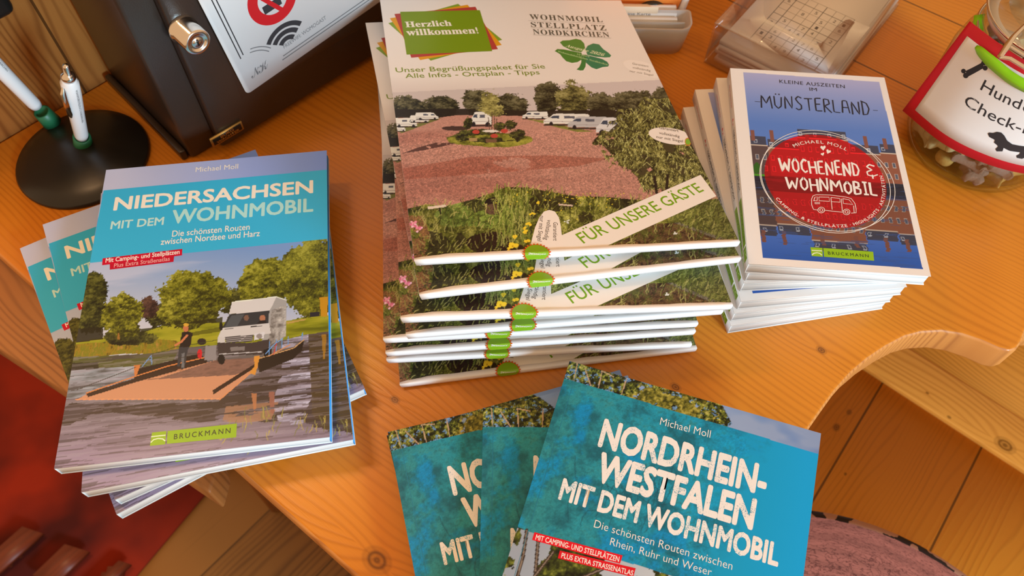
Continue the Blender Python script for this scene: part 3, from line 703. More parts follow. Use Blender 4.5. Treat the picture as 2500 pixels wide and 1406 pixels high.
# ---- guide to the north with the ferry
def cover_ferry(mb, z):
    W_, H_ = .165, .235
    p = painter(W_, H_, .00045, [(256, 411), (801, 366), (802, 1066), (134, 1147)], (236, 208, 184))
    N_ = zz(150, 580, .2987); F = zz(0, 850, .4)
    full = np.ones(p.X.shape, bool)
    # sky
    p.grad(full, (450, 600), (380, 800), (120, 142, 178), (190, 178, 178))
    t = p.n(.03, 3, 5, 4.0, .6); k = (t > .52); p.fill(k, (196, 184, 190), np.clip((t - .52) * 4, 0, .6))
    top = p.poly([(250, 395), (815, 340), (815, 420), (245, 470)]); p.grad(top, (280, 430), (800, 400), (192, 180, 206), (122, 138, 212))
    # far meadow and reeds
    mead = p.poly(N_((-40, 890), (300, 835), (700, 770), (860, 715), (1000, 705), (1320, 700), (1850, 690), (2000, 655), (2260, 640), (2260, 800), (1800, 850), (1300, 900), (-40, 960)))
    p.tex(mead, [(92, 88, 14), (140, 132, 26), (172, 152, 42)], .012, 21, 4, 3, .6)
    shade = p.poly(N_((1040, 790), (1320, 735), (1320, 775), (1060, 815))); p.fill(shade, (78, 72, 14), .7)
    reed = p.poly(N_((-40, 895), (300, 868), (640, 830), (930, 850), (1080, 905), (900, 960), (500, 960), (60, 1010), (-40, 1010)))
    p.tex(reed, [(72, 62, 16), (150, 112, 30), (116, 110, 24), (172, 118, 52)], .005, 23, 5, .5, 1.6)
    # trees
    G = [(46, 42, 12), (84, 78, 18), (126, 116, 28), (164, 150, 52)]
    D = [(26, 24, 12), (48, 46, 18), (74, 68, 24), (104, 96, 38)]
    p.tree(N_((820, 640))[0], 34, 32, D, 40); p.tree(N_((560, 830))[0], 75, 18, D, 47, shade=.7)
    p.tree(N_((720, 590))[0], 25, 31, [(40, 24, 20), (70, 44, 36), (100, 66, 48)], 41)
    p.tree(N_((1420, 540))[0], 24, 40, D, 42)
    p.tree(N_((1660, 400))[0], 62, 66, G, 43, .10); p.tree(N_((2060, 330))[0], 84, 100, G, 44, .10)
    p.tree(N_((1090, 500))[0], 84, 68, G, 45, .12); p.tree(N_((1000, 620))[0], 62, 34, G, 46, .12)
    p.fill(p.poly(N_((640, 760), (1320, 660), (1320, 705), (860, 720), (660, 790))), (40, 36, 12), .8)
    p.tree(N_((270, 440))[0], 34, 42, D, 48, .14); p.tree(N_((230, 640))[0], 46, 48, D, 49, .10); p.fill(p.poly(N_((60, 760), (340, 740), (340, 840), (60, 880))), (34, 28, 14), .85)
    p.tree(N_((500, 640))[0], 54, 50, G, 50, .12, shade=.35); p.tree(N_((520, 530))[0], 24, 20, G, 51)
    p.fill(p.poly(N_((462, 790), (474, 790), (478, 845), (458, 845))), (150, 96, 40))
    # water
    wat = p.poly(N_((-60, 985), (200, 985), (700, 960), (1100, 900), (1800, 850), (2000, 800), (2300, 760), (2300, 2200), (-200, 2200)))
    p.grad(wat, (470, 940), (430, 1120), (100, 88, 80), (146, 120, 134))
    p.fill(wat & p.poly(N_((-60, 970), (960, 930), (900, 1060), (60, 1080), (-60, 1080))), (84, 80, 34), .9)
    p.fill(wat & p.poly(N_((-60, 1040), (300, 1030), (310, 1110), (-60, 1150))), (46, 38, 26), .85)
    p.tex(wat & p.poly(N_((-60, 1110), (600, 1060), (600, 1200), (100, 1330), (-100, 1330))), [(92, 88, 84), (140, 138, 140), (176, 170, 172)], .006, 60, 4, 3, .5, a=.9)
    wob = (p.n(.012, 90, 4, 3.0, .5) - .5)
    sy = p.Y.copy(); p.Y = p.Y + wob * .012
    dark = wat & p.poly(F((440, 345), (1330, 335), (1640, 110), (1830, 0), (2080, -100), (2080, 500), (1900, 470), (1790, 440), (1640, 470), (1380, 400), (1300, 430), (900, 425), (560, 415), (360, 480), (330, 430)))
    brown = wat & p.poly(F((1880, -80), (2100, -110), (2100, 470), (2000, 500), (1900, 420))); pale = wat & p.poly(F((1720, -20), (1880, -60), (1900, 300), (1840, 480), (1700, 470), (1660, 330), (1720, 180)))
    p.Y = sy
    p.fill(dark, (58, 43, 35), .92); p.fill(brown, (76, 58, 32), .8)
    t = p.n(.007, 66, 4, 4.5, .4); p.fill(pale & (t > .44), (166, 152, 164), .8); p.fill(pale & (t > .58), (196, 182, 190), .8)
    t = p.n(.008, 61, 4, 6, .3); lowr = p.Y < .075; p.fill(wat & (t > .60) & lowr, (158, 138, 142), .35); p.fill(wat & (t < .40) & lowr, (98, 80, 84), .45)
    t = p.n(.005, 65, 4, 6, .3); p.fill(wat & (t < .36) & (p.Y < .10), (66, 52, 50), .5); p.fill(wat & (t > .66) & (p.Y < .10), (150, 130, 134), .4)
    t = p.n(.006, 67, 4, 5, .4)
    p.fill(wat & p.poly(F((1380, 360), (1700, 330), (1640, 470), (1360, 450))) & (t > .47), (160, 110, 78), .8)
    p.fill(p.poly(F((1535, 280), (1570, 280), (1560, 390), (1550, 390))) & (t > .4), (176, 108, 66), .9); p.fill(p.poly(F((1640, 270), (1675, 270), (1670, 400), (1650, 400))) & (t > .4), (150, 90, 70), .9)
    p.fill(p.poly(N_((2125, 800), (2165, 800), (2150, 1000), (2135, 1000))), (180, 120, 30), .7)
    p.fill(p.poly(N_((2110, 500), (2180, 490), (2170, 655), (2120, 655))), (190, 128, 26)); p.fill(p.poly(N_((2030, 620), (2110, 612), (2110, 650), (2030, 660))), (40, 36, 40))
    p.fill(p.poly(N_((1840, 700), (2000, 670), (2000, 682), (1850, 715))), (190, 140, 80), .8)
    # the boat: far rail, deck, near rail, hull
    p.fill(p.poly(N_((600, 1090), (1130, 960), (1190, 1000), (1200, 1040), (600, 1200), (600, 1130))), (42, 28, 22))
    p.fill(p.poly(N_((210, 1290), (770, 1145), (1270, 1010), (1640, 985), (1620, 1050), (1440, 1200), (1300, 1325), (125, 1338))), (196, 130, 92))
    p.tex(p.poly(N_((800, 1160), (1270, 1010), (1640, 985), (1600, 1060), (1420, 1130), (690, 1172))), [(96, 66, 54), (134, 92, 74), (108, 76, 62)], .008, 62, 4, 2, .6)
    p.fill(p.poly(N_((205, 1285), (880, 1075), (1170, 1010), (1170, 1035), (600, 1195), (220, 1315))), (52, 32, 24))
    p.line(N_((205, 1283), (620, 1140), (880, 1058), (1170, 990)), 3.2, (206, 120, 62)); p.line(N_((120, 1335), (1300, 1325)), 2.5, (220, 140, 90))
    p.fill(p.poly(N_((1240, 1255), (1590, 1035), (1600, 1060), (1245, 1290))), (46, 28, 22)); p.line(N_((1300, 1328), (1610, 1060)), 3.5, (206, 130, 82))
    p.fill(p.poly(N_((1590, 1000), (1900, 900), (1985, 845), (1965, 930), (1890, 1000), (1620, 1110))), (38, 28, 22))
    p.line(N_((1620, 995), (1900, 910), (1980, 845)), 3, (190, 140, 90))
    p.fill(p.poly(N_((1575, 975), (1625, 975), (1600, 1075), (1585, 1130), (1535, 1115), (1580, 1060))), (206, 132, 50)); p.fill(p.poly(N_((595, 1055), (650, 1050), (615, 1145), (600, 1145))), (196, 112, 56))
    p.fill(p.poly(N_((1180, 895), (1270, 888), (1268, 1012), (1170, 1012))), (136, 122, 116)); p.fill(p.ell(N_((1150, 860))[0], 11, 8), (40, 32, 30)); p.fill(p.ell(N_((1135, 960))[0], 6, 12), (196, 30, 36))
    for a in ([(665, 1062), (738, 972), (742, 1045)], [(700, 1010), (740, 1010)]): p.line(N_(*a), 2, (110, 136, 176))
    p.line(N_((130, 1255), (610, 1070)), 1.4, (60, 50, 40), .8); p.line(N_((800, 950), (930, 905), (1150, 870), (1280, 845)), 1.5, (60, 60, 30), .8)
    # camper van
    p.fill(p.poly(N_((1755, 495), (1842, 520), (1836, 815), (1760, 850), (1640, 850), (1700, 600))), (158, 146, 136))
    p.tex(p.poly(N_((1720, 600), (1836, 560), (1836, 815), (1690, 900))), [(96, 84, 74), (150, 136, 124), (196, 180, 164)], .004, 63)
    p.fill(p.poly(N_((1398, 538), (1760, 493), (1730, 560), (1702, 606), (1372, 636))), (206, 190, 178)); p.line(N_((1400, 536), (1760, 493), (1842, 520)), 2.5, (226, 214, 204))
    p.fill(p.poly(N_((1380, 636), (1702, 606), (1695, 708), (1318, 748))), (52, 50, 50)); p.fill(p.poly(N_((1395, 645), (1500, 635), (1440, 735), (1335, 745))), (88, 88, 86), .7)
    p.fill(p.ell(N_((1645, 668))[0], 7, 8), (170, 106, 74)); p.fill(p.ell(N_((1515, 665))[0], 6, 7), (120, 84, 66)); p.fill(p.poly(N_((1620, 690), (1670, 685), (1680, 708), (1600, 714))), (36, 30, 30))
    p.fill(p.poly(N_((1316, 750), (1700, 708), (1715, 790), (1650, 800), (1570, 808), (1300, 850), (1280, 830))), (200, 184, 172)); p.line(N_((1340, 758), (1405, 752)), 2, (40, 36, 36)); p.line(N_((1550, 738), (1640, 730)), 2, (40, 36, 36))
    p.fill(p.poly(N_((1280, 818), (1335, 825), (1345, 872), (1280, 868))), (196, 180, 168)); p.fill(p.poly(N_((1580, 795), (1665, 778), (1655, 830), (1580, 848))), (206, 192, 184)); p.fill(p.ell(N_((1620, 815))[0], 7, 6), (140, 124, 116))
    p.fill(p.poly(N_((1278, 868), (1560, 870), (1700, 838), (1700, 900), (1640, 965), (1285, 972))), (62, 50, 46)); p.fill(p.poly(N_((1385, 905), (1505, 897), (1500, 930), (1385, 938))), (120, 106, 98)); p.line(N_((1290, 962), (1640, 942)), 2.2, (190, 176, 168))
    p.fill(p.poly(N_((1340, 822), (1572, 803), (1560, 858), (1350, 870))), (66, 58, 56))
    for dy in (0, 15, 30): p.line(N_((1350, 832 + dy), (1562, 815 + dy)), 1.6, (176, 160, 150))
    p.fill(p.ell(N_((1310, 1005))[0], 9, 12), (26, 22, 22)); p.fill(p.poly(N_((1650, 930), (1720, 900), (1720, 960), (1660, 985))), (24, 20, 20)); p.fill(p.ell(N_((1308, 735))[0], 5, 10), (30, 28, 26))
    for dx in (1700, 1755, 1800, 1850, 1965): p.line(N_((dx, 965 - (dx - 1700) * .45), (dx + 5, 860 - (dx - 1700) * .28)), 2, (96, 140, 186))
    p.line(N_((1670, 960), (1740, 880), (1810, 835)), 2.5, (110, 146, 186)); p.line(N_((1700, 975), (1865, 885)), 3, (200, 130, 80)); p.line(N_((1760, 870), (1735, 960)), 2.2, (190, 60, 60))
    # ferryman
    p.fill(p.poly(N_((968, 895), (1048, 890), (1030, 960), (1012, 1080), (985, 1080), (988, 985), (972, 1065), (948, 1062), (955, 980))), (58, 54, 54)); p.fill(p.poly(N_((985, 960), (1010, 950), (1005, 1075), (985, 1070))), (126, 120, 116), .7)
    p.fill(p.poly(N_((990, 785), (1030, 770), (1076, 790), (1062, 880), (1048, 905), (968, 905), (975, 850))), (34, 26, 24))
    p.line(N_((1030, 810), (985, 860), (935, 890)), 6, (196, 112, 70)); p.fill(p.ell(N_((1020, 752))[0], 6.5, 9), (186, 104, 66)); p.fill(p.ell(N_((1022, 722))[0], 6.5, 4), (206, 150, 50)); p.fill(p.poly(N_((955, 1085), (1000, 1085), (985, 1102), (955, 1100))), (170, 110, 76))
    p.line(N_((940, 1000), (1130, 960)), 1.5, (60, 50, 40))
    p.strokes(p.poly(F((1500, 420), (2000, 420), (1990, 540), (1220, 600), (1230, 560))), 46, 24, 1.45, [(150, 134, 60), (176, 150, 70), (120, 110, 56)], 5, 1.3, .25)
    p.into(mb, INK, z)
    P = Print(p, mb, z)
    P.poly([(250, 462.5), (803, 414), (803, 585), (217, 643)], (58, 164, 204), 2)
    P.text('Michael Moll', (478, 418), (583, 410), (480, 406), (236, 214, 196), .004)
    P.text('NIEDERSACHSEN', (274, 513.5), (767, 472), (279, 480), (240, 214, 186), .028, mat=INK)
    P.text('MIT DEM', (267, 560), (399, 549), (270, 540), (190, 208, 200), .022); P.text('WOHNMOBIL', (418, 547.5), (767, 518), (417, 513), (176, 206, 206), .028)
    P.text('Die schönsten Routen', (420, 579), (611, 562), (421, 564), (240, 214, 192), .006); P.text('zwischen Nordsee und Harz', (392, 599), (636, 578), (393, 584), (240, 214, 192), .006)
    P.poly([(267, 646), (426, 626), (424, 641), (267, 660)], (186, 14, 38), 4); P.poly([(249, 632), (446, 609), (445, 625), (248, 649)], (196, 12, 40), 5)
    P.text('Mit Camping- und Stellplätzen', (256, 643), (439, 621.5), (256, 632), (240, 210, 190), .018, lay=7); P.text('Plus Extra Straßenatlas', (277, 655), (415, 638), (277, 645), (232, 150, 140), .012, lay=7)
    arcs = ([(371, 1068), (406, 1064)], [(370, 1082), (377, 1075), (388, 1072), (399, 1073), (405, 1078)])
    bruckmann(P, [(373, 1058), (408, 1054), (405, 1086), (368, 1090)], [(411, 1054), (579, 1035), (577, 1068), (409, 1085)], (426, 1074), (563, 1058), (426.5, 1061.5), arcs)

# ---- guide to the west with the birch trees
def cover_birch(mb, z):
    W_, H_ = .165, .235
    p = painter(W_, H_, .0005, [(1391, 881), (2005, 1057), (1874, 2120), (1093, 1829)], (240, 234, 232))
    R = zz(900, 850, .46)
    full = np.ones(p.X.shape, bool)
    p.grad(full, (1990, 1060), (1860, 1120), (96, 128, 186), (120, 150, 200)); t = p.n(.03, 11, 4, 2, 1); p.fill(t > .5, (160, 172, 200), np.clip((t - .5) * 5, 0, .6))
    pal = [(16, 20, 12), (40, 46, 20), (74, 82, 28), (128, 134, 52), (176, 168, 90)]
    tr = p.poly(R((1060, 40), (1300, 100), (1600, 190), (1850, 250), (1930, 400), (1900, 420), (1950, 800), (1850, 1300), (400, 1300), (700, 700))) & (p.n(.01, 12) > .20)
    p.tex(tr, pal, .0022, 13, 5, gain=2.6); t = p.n(.014, 14, 5, rough=.7); p.fill(tr, (22, 22, 12), np.clip((.47 - t) * 6, 0, .8)); t = p.n(.0028, 15, 4, rough=.7); p.fill(tr & (t > .64), (108, 150, 206), .8); p.speckle(tr, .2, 13)
    gold = tr & p.ell(R((1650, 280))[0], 130, 44, .3, 18); p.tex(gold & (p.n(.006, 16) > .42), [(52, 54, 18), (120, 114, 40), (176, 164, 76)], .0022, 17, gain=2.4)
    for a in ([(1085, 200), (1110, 70)], [(1215, 230), (1240, 120), (1300, 150)], [(1180, 200), (1150, 110)], [(1370, 160), (1340, 250)]): p.line(R(*a), 3, (190, 160, 130), .9)
    # the tinted panel
    band = p.poly(R((1000, 150), (1065, 166), (2460, 580), (2400, 1400), (2300, 1424), (825, 962), (760, 930)))
    deep = p.grad
    sv = p.I.copy(); p.grad(band, R((1000, 560))[0], R((2300, 900))[0], (40, 134, 144), (0, 160, 222))
    edge = p.X + (p.n(.02, 33, 4) - .5) * .05
    soft = np.clip((.128 - edge) / .03, 0, 1); t = p.n(.012, 30, 5, rough=.7); lf = p.n(.0016, 32, 3)
    p.fill(band, (16, 84, 100), soft * np.clip((t - .44) * 4.0, 0, 1) * .75); p.fill(band, (64, 150, 154), soft * np.clip((.50 - t) * 3.2, 0, 1) * np.clip((lf - .42) * 5, 0, 1) * .8)
    t3 = p.n(.018, 34, 5, rough=.6); p.fill(band, (0, 138, 200), soft * np.clip((t3 - .54) * 7, 0, 1) * .8); p.fill(band, (24, 104, 116), soft * np.clip((lf - .55) * 5, 0, 1) * .5)
    p.speckle(band & (soft > .3), .06, 12)
    for k in range(26):
        r = np.random.default_rng(k); a = R((1040 + r.integers(0, 560), 780 + r.integers(0, 200)))[0]; q = [a]
        an = r.uniform(1.1, 1.9)
        for s_ in range(5): q.append((q[-1][0] + math.cos(an) * 22, q[-1][1] - math.sin(an) * 22)); an += r.normal() * .3
        p.line([q_ for q_ in q], 1.6, (16, 74, 92), .5)
    # below the panel: trunks, foliage and a pale sky
    lowm = p.poly(R((600, 890), (825, 962), (2300, 1424), (2300, 3200), (300, 3200)))
    p.grad(lowm, R((900, 1000))[0], R((1800, 1500))[0], (150, 160, 176), (206, 212, 220)); t = p.n(.012, 35, 5); p.tex(lowm & (t > .5), pal[:4], .004, 36, gain=2.2)
    for a in ([(840, 965), (820, 1100), (740, 1400)], [(900, 1020), (880, 1240)], [(980, 1080), (880, 1209), (800, 1400)], [(1240, 1170), (1100, 1230)]): p.line(R(*a), 9, (56, 44, 38), .95); p.line(R(*a), 3, (150, 134, 120), .8)
    p.into(mb, INK, z)
    P = Print(p, mb, z); w = (238, 232, 230)
    def T(t, a, b, h, **k):
        a, b, h = R(a, b, h); P.text(t, a, b, h, w, **k)
    T('Michael Moll', (1545, 404), (1812, 474), (1554, 366), bold=-.006)
    T('NORDRHEIN-', (1213, 520), (2104, 786), (1249, 369), bold=.042, mat=WORN); T('WESTFALEN', (1196, 703), (2037, 966), (1233, 545), bold=.042, mat=WORN)
    T('MIT DEM WOHNMOBIL', (1003, 800), (2172, 1160), (1031, 685), bold=.038, mat=WORN2)
    T('Die schönsten Routen zwischen', (1194, 948), (1928, 1175), (1204, 908), bold=-.008); T('Rhein, Ruhr und Weser', (1279, 1042), (1817, 1207), (1289, 1003), bold=-.008)
    P.poly(R((1015, 1072), (1418, 1166), (1404, 1213), (1004, 1113)), (214, 18, 38), 4); P.poly(R((880, 975), (1348, 1098), (1334, 1142), (868, 1016)), (222, 16, 40), 5)
    T('MIT CAMPING- UND STELLPLÄTZEN', (884, 1014), (1327, 1133), (893, 987), bold=.014, lay=7); T('PLUS EXTRA STRASSENATLAS', (1021, 1110), (1402, 1206), (1028, 1084), bold=.014, lay=7)
    # fold line beside the spine
    q = p.w; P.poly([(.0065, 0), (.0068, 0), (.0068, p.h), (.0065, p.h)], (30, 120, 150), 3, px=False)

# ---- small guide with the palace by the water
QM = [(1783, 165), (2157, 192), (2270, 676), (1833, 640)]
def cover_palace(mb, z):
    W_, H_ = .12, .185
    p = painter(W_, H_, .00036, QM, (226, 200, 184)); Mz = zz(1780, 160, .384)
    pic = p.poly(Mz((90, 40), (950, 112), (1225, 1298), (225, 1213)))
    y = lambda b: p.U(Mz(b))[0][1]
    p.grad(pic, Mz((520, 80))[0], Mz((560, 400))[0], (164, 152, 178), (86, 112, 168))
    wtr = pic & (p.Y < y((220, 715))); p.grad(wtr, Mz((640, 900))[0], Mz((720, 1240))[0], (92, 112, 172), (40, 76, 142))
    # palace: slate roofs, brick front, windows, chimneys; mirrored in the water
    yb0, yq0 = y((150, 690)), y((150, 610)); wallT_, roofT = y((140, 500)), y((140, 440)); yb = yb0
    mid = yb0 - .006
    def palace(mir, dim):
        f = (lambda v: v) if not mir else (lambda v: 2 * mid - v - .004)
        def rect(x0, x1, y0, y1, col, a=1.0):
            a0, a1 = sorted((f(y0), f(y1))); wob = (p.n(.006, 71, 3, 6, .3) - .5) * (.0026 if mir else 0)
            m = pic & (p.X + wob > x0) & (p.X + wob < x1) & (p.Y > a0) & (p.Y < a1); p.fill(m, tuple(np.array(col) * dim), a)
        H0 = yb0; hW = wallT_ - yb0
        rect(0, .12, H0 - .004, H0 + hW, (132, 74, 56))
        for (x0, x1, ex) in ((.0, .022, 0.0), (.022, .045, -.002), (.045, .082, .010), (.082, .104, -.002), (.104, .12, 0.0)):
            t = H0 + hW + ex
            rect(x0, x1, H0 - .002, t, (138, 78, 58) if x0 not in (.0,) else (84, 62, 60)); rect(x0 + .0006, x1 - .0006, t, t + .0085, (64, 62, 76)); rect(x0, x1, t - .0007, t + .0004, (190, 160, 140))
            n = max(3, int((x1 - x0) / .0052)); dx = (x1 - x0) / n
            for i in range(n):
                xc = x0 + (i + .5) * dx
                for r_ in range(2 if ex < .005 else 3):
                    yy = H0 + .004 + r_ * .0105; rect(xc - .0012, xc + .0012, yy, yy + .0052, (176, 152, 140)); rect(xc - .0009, xc + .0009, yy + .0006, yy + .0046, (84, 82, 92))
                if i % 2 == 0: rect(xc - .0012, xc + .0012, t + .002, t + .0055, (176, 170, 176)); rect(xc - .0008, xc + .0008, t + .0024, t + .0046, (70, 72, 90))
        for xc, hh in ((.012, .006), (.026, .007), (.052, .005), (.075, .005), (.095, .007), (.109, .006)):
            rect(xc - .0014, xc + .0014, H0 + hW + .004, H0 + hW + .0085 + hh, (126, 74, 62))
    palace(False, 1.0)
    qu = pic & (p.Y < yb0) & (p.Y > yb0 - .013); p.tex(qu, [(34, 34, 44), (58, 56, 64), (44, 42, 50)], .004, 72, 4, 4, .3)
    p.fill(pic & (p.Y < yb0 + .001) & (p.Y > yb0 - .002) & (p.X < .02), (70, 130, 30)); p.fill(p.ell(Mz((183, 650))[0], 9, 13, .2, 3, .003) & pic, (46, 86, 28))
    palace(True, .86)
    qu = pic & (p.Y < yb0 - .001) & (p.Y > yb0 - .014); p.tex(qu, [(26, 26, 36), (44, 42, 52), (34, 32, 42)], .004, 73, 4, 4, .3)
    t = p.n(.005, 74, 3, 5, .3); p.fill(wtr & (t > .66), (52, 72, 120), .5)
    p.fill(p.ell(Mz((505, 760))[0], 1, 1), (40, 30, 30))
    # red glass disc of the title
    C = p.U(Mz((611, 728)))[0]; Rr = .0428
    dsk = pic & (np.hypot((p.X - C[0]), (p.Y - C[1])) < Rr); g = p.I.mean(-1, keepdims=True) / 255
    redc = np.array([214, 18, 28]) * np.clip(0.42 + 1.15 * g, 0, 1.1); p.I[dsk] = (redc * .93 + p.I * .07)[dsk]
    p.into(mb, INK, z)
    P = Print(p, mb, z); wh = (232, 214, 202); dk = (34, 34, 44)
    def T(t, a, b, h, c, **k):
        a, b, h = Mz(a, b, h); P.text(t, a, b, h, c, **k)
    T('KLEINE AUSZEITEN', (320, 112), (733, 150), (322, 91), dk, bold=.002, spacing=1.1); T('IM', (510, 163), (557, 167), (511, 143), dk, bold=.002)
    a, b, h = Mz((208, 266), (895, 326), (214, 184)); P.brush('MÜNSTERLAND', a, b, h, .0011, dk, 3)
    P.line(Mz((165, 228), (200, 231)), 1.4, dk, 6); P.line(Mz((910, 292), (940, 295)), 1.4, dk, 6)
    for (dx, dy, rx, ry) in ((0, 0, 1.0, 1.035), (.0012, -.0006, 1.045, .985)):
        th = np.linspace(0, 2 * PI, 90); E = np.c_[C[0] + dx + np.cos(th) * Rr * 1.06 * rx, C[1] + dy + np.sin(th) * Rr * 1.06 * ry]; P.line(p.inv(E), 1.5, wh, 7)
    th = np.linspace(math.radians(124), math.radians(56), 24); P.arc('MICHAEL MOLL', p.inv(np.c_[C[0] + np.cos(th) * Rr * .80, C[1] + np.sin(th) * Rr * .80]), .0029, wh, .006)
    th = np.linspace(math.radians(208), math.radians(370), 60); P.arc('CAMPING- & STELLPLÄTZE · HIGHLIGHTS · AKTIVITÄTEN', p.inv(np.c_[C[0] + np.cos(th) * Rr * .985, C[1] + np.sin(th) * Rr * .985]), .0023, wh, .012)
    hp = [(0, -1), (.55, -.35), (.95, .1), (.95, .55), (.65, .8), (.3, .75), (0, .4), (-.3, .75), (-.65, .8), (-.95, .55), (-.95, .1), (-.55, -.35)]
    for (hx, hy, hs, rot) in ((597, 528, 17, .1), (630, 552, 15, -.4), (594, 568, 11, .3)):
        c, s_ = math.cos(rot), math.sin(rot); P.poly(Mz(*[(hx + hs * (q[0] * c - q[1] * s_), hy - hs * (q[0] * s_ + q[1] * c)) for q in hp]), wh, 7)
    a, b, h = Mz((332, 676), (832, 712), (318, 592)); P.brush('WOCHENEND', a, b, h, .0016, wh, 5, 8); a, b, h = Mz((868, 716), (945, 724), (866, 640)); P.brush('&', a, b, h, .0012, wh, 6, 8)
    a, b, h = Mz((374, 784), (940, 832), (360, 702)); P.brush('WOHNMOBIL', a, b, h, .0016, wh, 7, 8)
    # outline of a small camper bus
    ln = lambda pts, w=1.5: P.line(Mz(*pts), w, wh, 8)
    ln([(535, 905), (527, 885), (527, 850), (536, 830), (556, 823), (640, 826), (740, 840), (775, 850), (798, 880), (806, 915), (806, 940), (775, 942)]); ln([(535, 905), (540, 916), (566, 920)]); ln([(610, 922), (722, 936)])
    ln([(540, 862), (548, 838), (562, 836), (562, 860), (540, 862)]); ln([(572, 838), (636, 840), (640, 866), (574, 862), (572, 838)]); ln([(648, 842), (702, 848), (706, 872), (650, 868), (648, 842)]); ln([(722, 850), (762, 858), (786, 888), (726, 880), (722, 850)])
    ln([(648, 842), (656, 918)]); ln([(712, 850), (720, 930)]); ln([(548, 872), (578, 872), (578, 880), (548, 880), (548, 872)]); ln([(790, 895), (794, 940)])
    for wx, wy in ((588, 920), (746, 934)):
        for rr in (21, 10): ln([(wx + rr * math.cos(q), wy + rr * .85 * math.sin(q)) for q in np.linspace(0, 2 * PI, 20)])
    arcs = (Mz((530, 1172), (594, 1176)), Mz((532, 1200), (545, 1190), (563, 1187), (580, 1191), (594, 1203)))
    bruckmann(P, Mz((522, 1152), (597, 1158), (600, 1213), (530, 1207)), Mz((602, 1158), (914, 1186), (920, 1242), (607, 1213)), Mz((633, 1199))[0], Mz((887, 1221))[0], Mz((632, 1180))[0], arcs)

